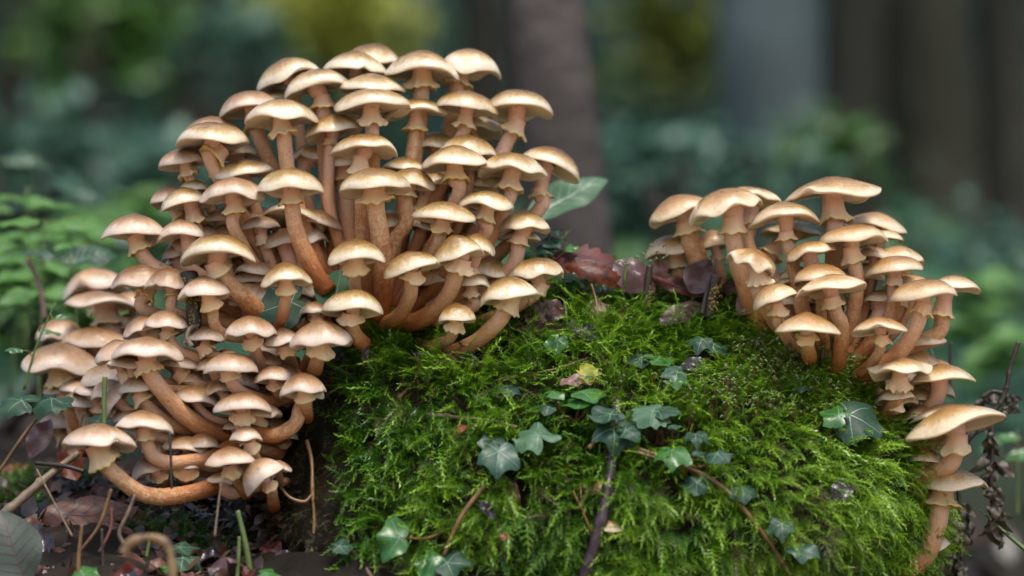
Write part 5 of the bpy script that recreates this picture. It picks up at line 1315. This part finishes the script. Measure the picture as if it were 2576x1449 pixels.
# hanging dried plants beyond the lowest jutting cap
def dried(label, pts, w, n):
    p3 = [np.array(P(a, b, c)) for a, b, c in pts]
    sp = spline(p3, 40)
    root = empty('dried_plant', Vector(p3[0])); o = np.array(root.location)
    tag(root, label, 'dried plant', 'withered plants hanging beyond the stump')
    v, f = tube(sp, np.linspace(6, 4, 40) * PX, 8); mesh('stem', v, f, MAT['dark_twig'], None, root, o)
    for k in range(n):
        c = sp[lr_.randrange(2, 40)]
        s = w * PX * lr_.uniform(0.6, 1.2)
        lv = ovate(s, lr_.uniform(.35, .7), lr_.uniform(.5, 1.6), lr_.uniform(-.6, .6), 2.0, lr_, side_veins=0)
        M = leaf_frame(-90 + lr_.gauss(0, 35), lr_.uniform(60, 110), lr_.uniform(-60, 60))
        mesh('leaf', lv[0] @ M + c + np.array([lr_.gauss(0, .002), lr_.gauss(0, .003), 0]), lv[1], MAT['dry_plant'], None, root, o)
dried('withered grey plant hanging from the crooked twig', [(2492, 1060, 4), (2496, 1130, 4), (2492, 1200, 4), (2500, 1280, 4), (2498, 1340, 4)], 60, 34)
dried('dark withered plant behind the hook-shaped stem', [(2410, 1230, 5), (2416, 1300, 5), (2408, 1370, 5), (2416, 1470, 5)], 64, 36)
dried('pale withered tuft above the crooked twig', [(2470, 1000, 6), (2500, 985, 6), (2540, 1000, 6), (2530, 1030, 6)], 36, 16)

# ------------------------------------------------------------------ woodland behind
def leafcards(n, place, size, tone, name, mat, parent=None, kind='stuff', facing=0.5):
    """many small bent leaves, each of four triangles"""
    V, F, T = [], [], []
    base = np.array([[0, 0, 0], [0.35, 0.26, -0.04], [0.35, -0.26, -0.04], [0.75, 0.20, -0.02], [0.75, -0.20, -0.02], [1.0, 0, -0.10], [0.4, 0, 0.03]])
    tris = np.array([[0, 2, 6], [0, 6, 1], [6, 2, 4], [6, 3, 1], [6, 4, 5], [6, 5, 3]])
    for k in range(n):
        p = np.array(place())
        s = size()
        M = leaf_frame(random.uniform(0, 360), random.gauss(35, 28), random.uniform(-90, 90))
        V.append((base * s) @ M + p); F.append(tris + 7 * k)
        T.append(np.full(7, np.clip(tone(p), 0, 1)))
    o = np.array(parent.location) if parent is not None else None
    ob = mesh(name, np.vstack(V), np.vstack(F), mat, {'tone': np.concatenate(T)}, parent, o, smooth=False)
    if kind: ob['kind'] = kind
    return ob

def tree(label, px, Y, dia_px, mat, height, lean=0.0, crown_r=1.2, n=260, group='trees standing behind the stump', bulge=0.0):
    y = Y * 100
    b = P(px, 1300, y)
    gz = float(ground_z(b.x, b.y))
    r = dia_px * U(y) / 2
    root = empty('tree', (b.x, b.y, gz))
    tag(root, label, 'tree', group)
    o = np.array(root.location)
    zz = np.linspace(-0.1, height, 60)
    pts = np.array([(b.x + lean * z + r * 0.25 * math.sin(z * 3.1 + px), b.y, gz + z) for z in zz])
    rad = r * (1.12 - 0.30 * (zz + 0.1) / height) * (1 + 0.35 * np.exp(-(zz + 0.1) / 0.12))
    rad *= 1 + np.array([0.10 * mnoise.noise(Vector((px, 0, z * 6))) for z in zz])
    v, f = tube(pts, rad, 24)
    vn = np.array([mnoise.noise(Vector(q) * (0.9 / r)) for q in v])
    ctr = np.repeat(np.vstack([pts[:1], pts, pts[-1:]]), 24, 0)
    v = ctr + (v - ctr) * (1 + 0.10 * vn[:, None])
    mesh('trunk', v, f, mat, None, root, o)
    top = pts[-1]
    for k in range(5):
        a = k * 1.26 + px
        h0 = height * random.uniform(0.72, 0.95)
        s0 = np.array([np.interp(h0, zz, pts[:, i]) for i in range(3)])
        e = s0 + np.array([math.cos(a) * crown_r * .8, math.sin(a) * crown_r * .8, crown_r * random.uniform(.3, .7)])
        v, f = tube(spline([s0, (s0 + e) / 2 + [0, 0, .1], e], 8), np.linspace(r * .35, r * .08, 8), 6)
        mesh('limb', v, f, mat, None, root, o)
    def place():
        d = np.random.default_rng(random.randrange(1 << 30)).normal(0, 1, 3); d /= np.linalg.norm(d)
        return top + d * crown_r * random.random() ** 0.4 * np.array([1, 1, .6]) + np.array([0, 0, crown_r * .25])
    leafcards(n, place, lambda: random.uniform(0.07, 0.14), lambda p: random.uniform(0.1, 0.7), 'crown', MAT['undergrowth'], root)
tree('slender brown tree trunk close behind the stump, out of focus', 1530, 0.95, 186, MAT['bark'], 3.4, -0.10, 1.0)
tree('broad blue-grey trunk far behind the slope clump', 1955, 5.0, 250, MAT['bark_blue'], 7.0, 0.0, 1.8)
tree('very dark trunk next to the blue-grey one', 2165, 4.2, 150, MAT['bark_dark'], 6.5, 0.01, 1.6)
tree('wide brownish trunk beyond the dark one', 2370, 5.6, 220, MAT['bark_warm'], 7.0, 0.0, 1.8)
tree('dark trunk at the far end of the row of trunks', 2545, 4.4, 120, MAT['bark_dark'], 6.0, 0.0, 1.5)
tree('thin dark trunk beside the slender brown one', 1225, 5.5, 110, MAT['bark_dark'], 6.5, -0.02, 1.5)
tree('dark trunk behind the outer shoulder of the tall clump', 460, 6.5, 150, MAT['bark_dark'], 7.5, 0.03, 1.8)
tree('dim trunk above the undergrowth', 40, 7.0, 130, MAT['bark_warm'], 7.5, 0.02, 1.8)

def shrub(label, px, py, Y, rx, ry, n, t0, t1, mat=None, size=(0.05, 0.10)):
    y = Y * 100
    c = np.array(P(px, py, y)); u = U(y)
    gz = float(ground_z(c[0], c[1]))
    root = empty('shrub', (c[0], c[1], gz)); o = np.array(root.location)
    tag(root, label, 'shrub', 'shrubs in the woodland behind')
    for k in range(6):
        e = c + np.array([random.uniform(-1, 1) * rx * u * .7, random.uniform(-.2, .2), random.uniform(-.6, .6) * ry * u])
        b = o + np.array([random.uniform(-.1, .1), random.uniform(-.1, .1), 0])
        v, f = tube(spline([b, (b + e) / 2 + [0.05, 0, 0], e], 8), np.linspace(.012, .003, 8), 5)
        mesh('stem', v, f, MAT['dark_twig'], None, root, o)
    def place():
        a, q = random.uniform(0, 6.283), abs(random.gauss(0, 0.75))
        return c + np.array([math.cos(a) * q * rx * u, random.uniform(-1, 1) * rx * u * .6, math.sin(a) * q * ry * u])
    leafcards(int(n * (3.0 if Y > 2.5 else 1.9)), place, lambda: random.uniform(*size) * (0.8 if Y > 2.5 else 1.0), lambda p: random.uniform(t0, t1), 'foliage', MAT[mat or 'undergrowth'], root)
MAT['yellow_foliage'] = foliage_material('yellow_foliage', (0.14, 0.18, 0.02), (0.32, 0.36, 0.05), (0.50, 0.52, 0.09), 0.45, 0.3)
MAT['teal_foliage'] = foliage_material('teal_foliage', (0.035, 0.095, 0.072), (0.062, 0.15, 0.105), (0.10, 0.21, 0.13), 0.5, 0.15)
MAT['green_foliage'] = foliage_material('green_foliage', (0.035, 0.10, 0.018), (0.07, 0.18, 0.03), (0.14, 0.27, 0.045), 0.4, 0.25)
shrub('yellow-green shrub glowing behind the summit of the tall clump', 835, 45, 5.2, 120, 110, 700, 0.5, 1.0, 'yellow_foliage')
shrub('mid green shrub high above the outer shoulder of the tall clump', 270, 90, 5.0, 130, 120, 420, 0.2, 0.8, 'green_foliage')
shrub('blue-green shrub at the height of the summit caps', 570, 140, 5.0, 110, 60, 300, 0.3, 1.0, 'teal_foliage')
shrub('dim blue-green shrub above the leafy plants', 90, 480, 3.2, 150, 130, 420, 0.2, 1.0, 'teal_foliage', (0.04, 0.08))
shrub('blue-green shrub low beside the outer caps', 420, 470, 3.0, 130, 80, 300, 0.2, 1.0, 'teal_foliage', (0.04, 0.08))
shrub('olive shrub between the slender trunk and the blue-grey trunk', 1690, 90, 5.6, 90, 140, 220, 0.0, 0.5, 'yellow_foliage')
shrub('green shrub low behind the pale cap with a yellow skirt', 1640, 480, 2.8, 90, 90, 260, 0.2, 0.8, 'teal_foliage', (0.04, 0.08))
shrub('blue-green shrub behind the specked cap', 1800, 430, 3.2, 120, 70, 240, 0.2, 0.9, 'teal_foliage', (0.04, 0.08))
shrub('blue-green shrub beyond the outermost flat cap', 2480, 720, 3.0, 90, 110, 320, 0.2, 1.0, 'teal_foliage', (0.025, 0.05))
shrub('green shrub beyond the wide tapering cap', 2440, 860, 2.6, 110, 70, 260, 0.2, 0.9, 'green_foliage', (0.025, 0.05))
shrub('blue-green shrub low beyond the mossy flank', 2500, 1300, 2.4, 120, 130, 320, 0.2, 1.0, 'teal_foliage', (0.025, 0.05))
shrub('dark green shrub behind the group of blurred mushrooms', 120, 780, 0.9, 130, 90, 320, 0.0, 0.9, 'green_foliage', (0.02, 0.045))
shrub('blue-green shrub between the outer caps and the leafy plants', 330, 420, 3.2, 100, 60, 200, 0.2, 0.9, 'teal_foliage', (0.03, 0.05))

shrub('dark green shrub low between the blue-grey and dark trunks', 2090, 400, 3.6, 110, 70, 200, 0.0, 0.5, 'green_foliage', (0.04, 0.08))
def up():
    while True:
        y = 2.0 + 15 * random.random() ** 1.2
        half = (y + 1.8) * 0.22
        x = random.uniform(-half, half) * 1.4
        z = float(ground_z(x, y))
        return (x, y, z + random.random() ** 2 * (0.15 + 0.06 * y))
def utone(p):
    return 0.34 + 0.75 * patch(p, 0.9, 3.3) + random.uniform(-0.15, 0.2)
_far = [0.0]
def up2():
    p = up(); _far[0] = p[1]; return p
und = leafcards(19000, up2, lambda: (0.035 + 0.013 * _far[0]) * random.uniform(0.6, 1.3), utone, 'undergrowth', MAT['undergrowth'])
tag(und, 'low leafy undergrowth covering the slope behind the stump', 'undergrowth', kind='stuff')
def lp():
    while True:
        y = 0.7 + 14 * random.random()
        x = random.uniform(-1, 1) * (y + 1.8) * 0.3
        return (x, y, float(ground_z(x, y)) + 0.02)
MAT['litter'] = foliage_material('litter', (0.014, 0.009, 0.007), (0.04, 0.02, 0.012), (0.10, 0.045, 0.02), 0.4, 0.0)
lit = leafcards(2600, lp, lambda: random.uniform(0.03, 0.06), lambda p: random.random(), 'leaf_litter', MAT['litter'])
tag(lit, 'brown leaf litter on the slope behind the stump', 'leaf litter', kind='stuff')
def soil_bits():
    px, py = random.uniform(-60, 700), random.uniform(1190, 1480)
    q = P(px, py, surf(px, py, 0))
    return (q.x, q.y, q.z + 0.001)
lit2 = leafcards(2600, soil_bits, lambda: random.uniform(0.003, 0.02) * random.random() + 0.003, lambda p: random.random() * 1.1, 'soil_litter', MAT['litter'])
tag(lit2, 'dark bits of rotting leaf on the soil at the foot of the stump', 'leaf litter', kind='stuff')

# unseen leaf mass added overhead behind the stump to keep out the sky
def cp():
    while True:
        x, y, z = random.uniform(-9, 9), random.uniform(5.6, 9.5), random.uniform(0.9, 9.5)
        lim = CAM_Z + (y + CAM_D) * math.tan(R(14.0))
        if z < max(lim, float(ground_z(x, y)) + 0.3) or z > 2.5 + y * 1.1: continue
        return (x, y, z)
sky_screen = leafcards(9000, cp, lambda: random.uniform(0.16, 0.34), lambda p: 0.3 + 0.4 * patch(p, 0.5, 9.0) + random.uniform(-.2, .2), 'foliage', MAT['undergrowth'])
tag(sky_screen, 'unseen mass of tree foliage added over the slope behind the stump to block the sky', 'foliage', kind='stuff')

# leafy plants beside the group behind the lower clump
def plant(label, px, py0, py1, Y, leaves, mat, smat='green_stem', lean=0):
    root = empty('leafy_plant', P(px, py0, Y)); o = np.array(root.location)
    tag(root, label, 'plant', 'leafy plants beside the stump')
    sp = spline([np.array(P(px, py0, Y)), np.array(P(px + lean * .4, (py0 + py1) / 2, Y)), np.array(P(px + lean, py1, Y))], 20)
    v, f = tube(sp, np.linspace(4, 2, 20) * U(Y), 8); mesh('stem', v, f, MAT[smat], None, root, o)
    for (lx, ly, L, wid, an, pi_) in leaves:
        yl = Y + random.uniform(-2, 2)
        s = L * U(yl)
        shp = ovate(s, wid, random.uniform(.1, .5), random.uniform(-.1, .25), .8, lr_, 9, .25)
        ob, c = put_leaf('leaf', shp, lx, ly, yl, an, pi_, mat, 'vein', root, random.uniform(-20, 20), size=s)
        i = int(np.argmin(((sp - c) ** 2).sum(1)))
        v, f = tube(spline([sp[i], (sp[i] + c) / 2 + [0, 0, .002], c], 8), 1.6 * U(Y), 6); mesh('leaf_stalk', v, f, MAT[smat], None, root, o)
plant('leafy plant with a wide blue-green leaf at the outer mushrooms', 210, 1120, 640, 16, [(205, 650, 150, .55, 20, 50), (300, 770, 190, .16, 4, 40), (110, 640, 90, .5, 170, 40), (250, 690, 80, .5, -20, 40)], 'ivy', lean=-30)
plant('yellow-green nettle-like plant beside the blurred mushrooms', 95, 1080, 560, 22, [(60, 560, 110, .5, 170, 30), (150, 570, 120, .45, 10, 30), (40, 640, 120, .5, 190, 40), (130, 670, 90, .5, -30, 40), (170, 620, 90, .5, 20, 30), (60, 740, 110, .5, 200, 50)], 'fresh_leaf', lean=20)
plant('tall bright green plant at the back of the leafy group', 30, 1000, 470, 34, [(40, 500, 140, .5, 0, 24), (110, 520, 130, .4, 20, 24), (190, 560, 150, .35, 10, 24), (20, 590, 130, .5, 180, 30), (100, 600, 120, .5, -10, 30)], 'fresh_leaf', lean=40)
plant('dim blue-green plant with long level leaves', 60, 900, 390, 60, [(40, 405, 220, .3, -8, 24), (150, 480, 200, .3, 6, 24), (240, 590, 200, .3, 8, 24), (30, 520, 160, .4, 190, 30)], 'ivy', lean=30)
plant('thin plant with small leaves in front of the large soft-focus mushroom', 60, 980, 760, 4, [(120, 835, 56, .4, 10, 40), (150, 800, 50, .4, 30, 40), (40, 880, 50, .5, 170, 40)], 'ivy_bright', lean=80)
twig('stalk', 'white peeled stalk among the leafy plants', [(112, 800, 18), (104, 740, 18), (88, 690, 18), (66, 650, 18)], 7, 6, 'dead_pink', cat='stalk', group='stalks and straws')
plant('bright young plant beyond the very large flat cap', 2560, 1300, 1080, 24, [(2540, 1100, 80, .5, 170, 40), (2560, 1150, 90, .5, 20, 40), (2500, 1120, 70, .5, 200, 40)], 'ivy_bright')

for k, (x, y0, y1, Y, mt, lab) in enumerate([(-10, 900, 520, 45, 'ivy_bright', 'bright leafy stem at the back beside the white peeled stalk'), (160, 900, 560, 50, 'ivy_bright', 'soft bright plant behind the wide blue-green leaf'), (250, 800, 500, 110, 'ivy_pale', 'pale blurred plant beyond the outer mushrooms'),
        (70, 860, 640, 30, 'ivy_bright', 'light green plant under the dim long-leaved one'), (330, 700, 480, 130, 'ivy_pale', 'faint pale plant beyond the mushroom reaching out sideways'), (2520, 1000, 820, 110, 'ivy_pale', 'pale blurred plant beyond the crooked dark twig'), (2460, 900, 700, 120, 'ivy_bright', 'blurred light green plant beyond the outermost flat cap')]):
    lvs = [(x + random.uniform(-80, 80), random.uniform(y1, y1 + (y0 - y1) * .7), random.uniform(80, 150), random.uniform(.35, .55), random.choice((random.uniform(-25, 25), random.uniform(155, 205))), random.uniform(20, 45)) for _ in range(18)]
    plant(lab, x, y0, y1, Y, lvs, 'fresh_leaf', lean=random.uniform(-20, 20))

crumb = []
for k in range(1700):
    px, py = random.uniform(-60, 760), 1480 - 270 * random.random() ** 1.5
    q = np.array(P(px, py, surf(px, py, 0))); r_ = random.uniform(0.0006, 0.0034) * random.random() + 0.0005
    ax = np.array([random.gauss(0, 1), random.gauss(0, 1), random.gauss(0, .5)]); ax = ax / np.linalg.norm(ax) * r_
    crumb.append(tube(np.array([q - ax, q - ax * .3, q + ax * .5, q + ax]), np.array([.4, 1, .9, .3]) * r_ * random.uniform(.5, 1), 5))
v, f = join(crumb)
tag(mesh('soil_crumbs', v, f, MAT['soil'], smooth=False), 'dark crumbs of soil and rotten wood at the foot of the stump', 'soil', kind='stuff')
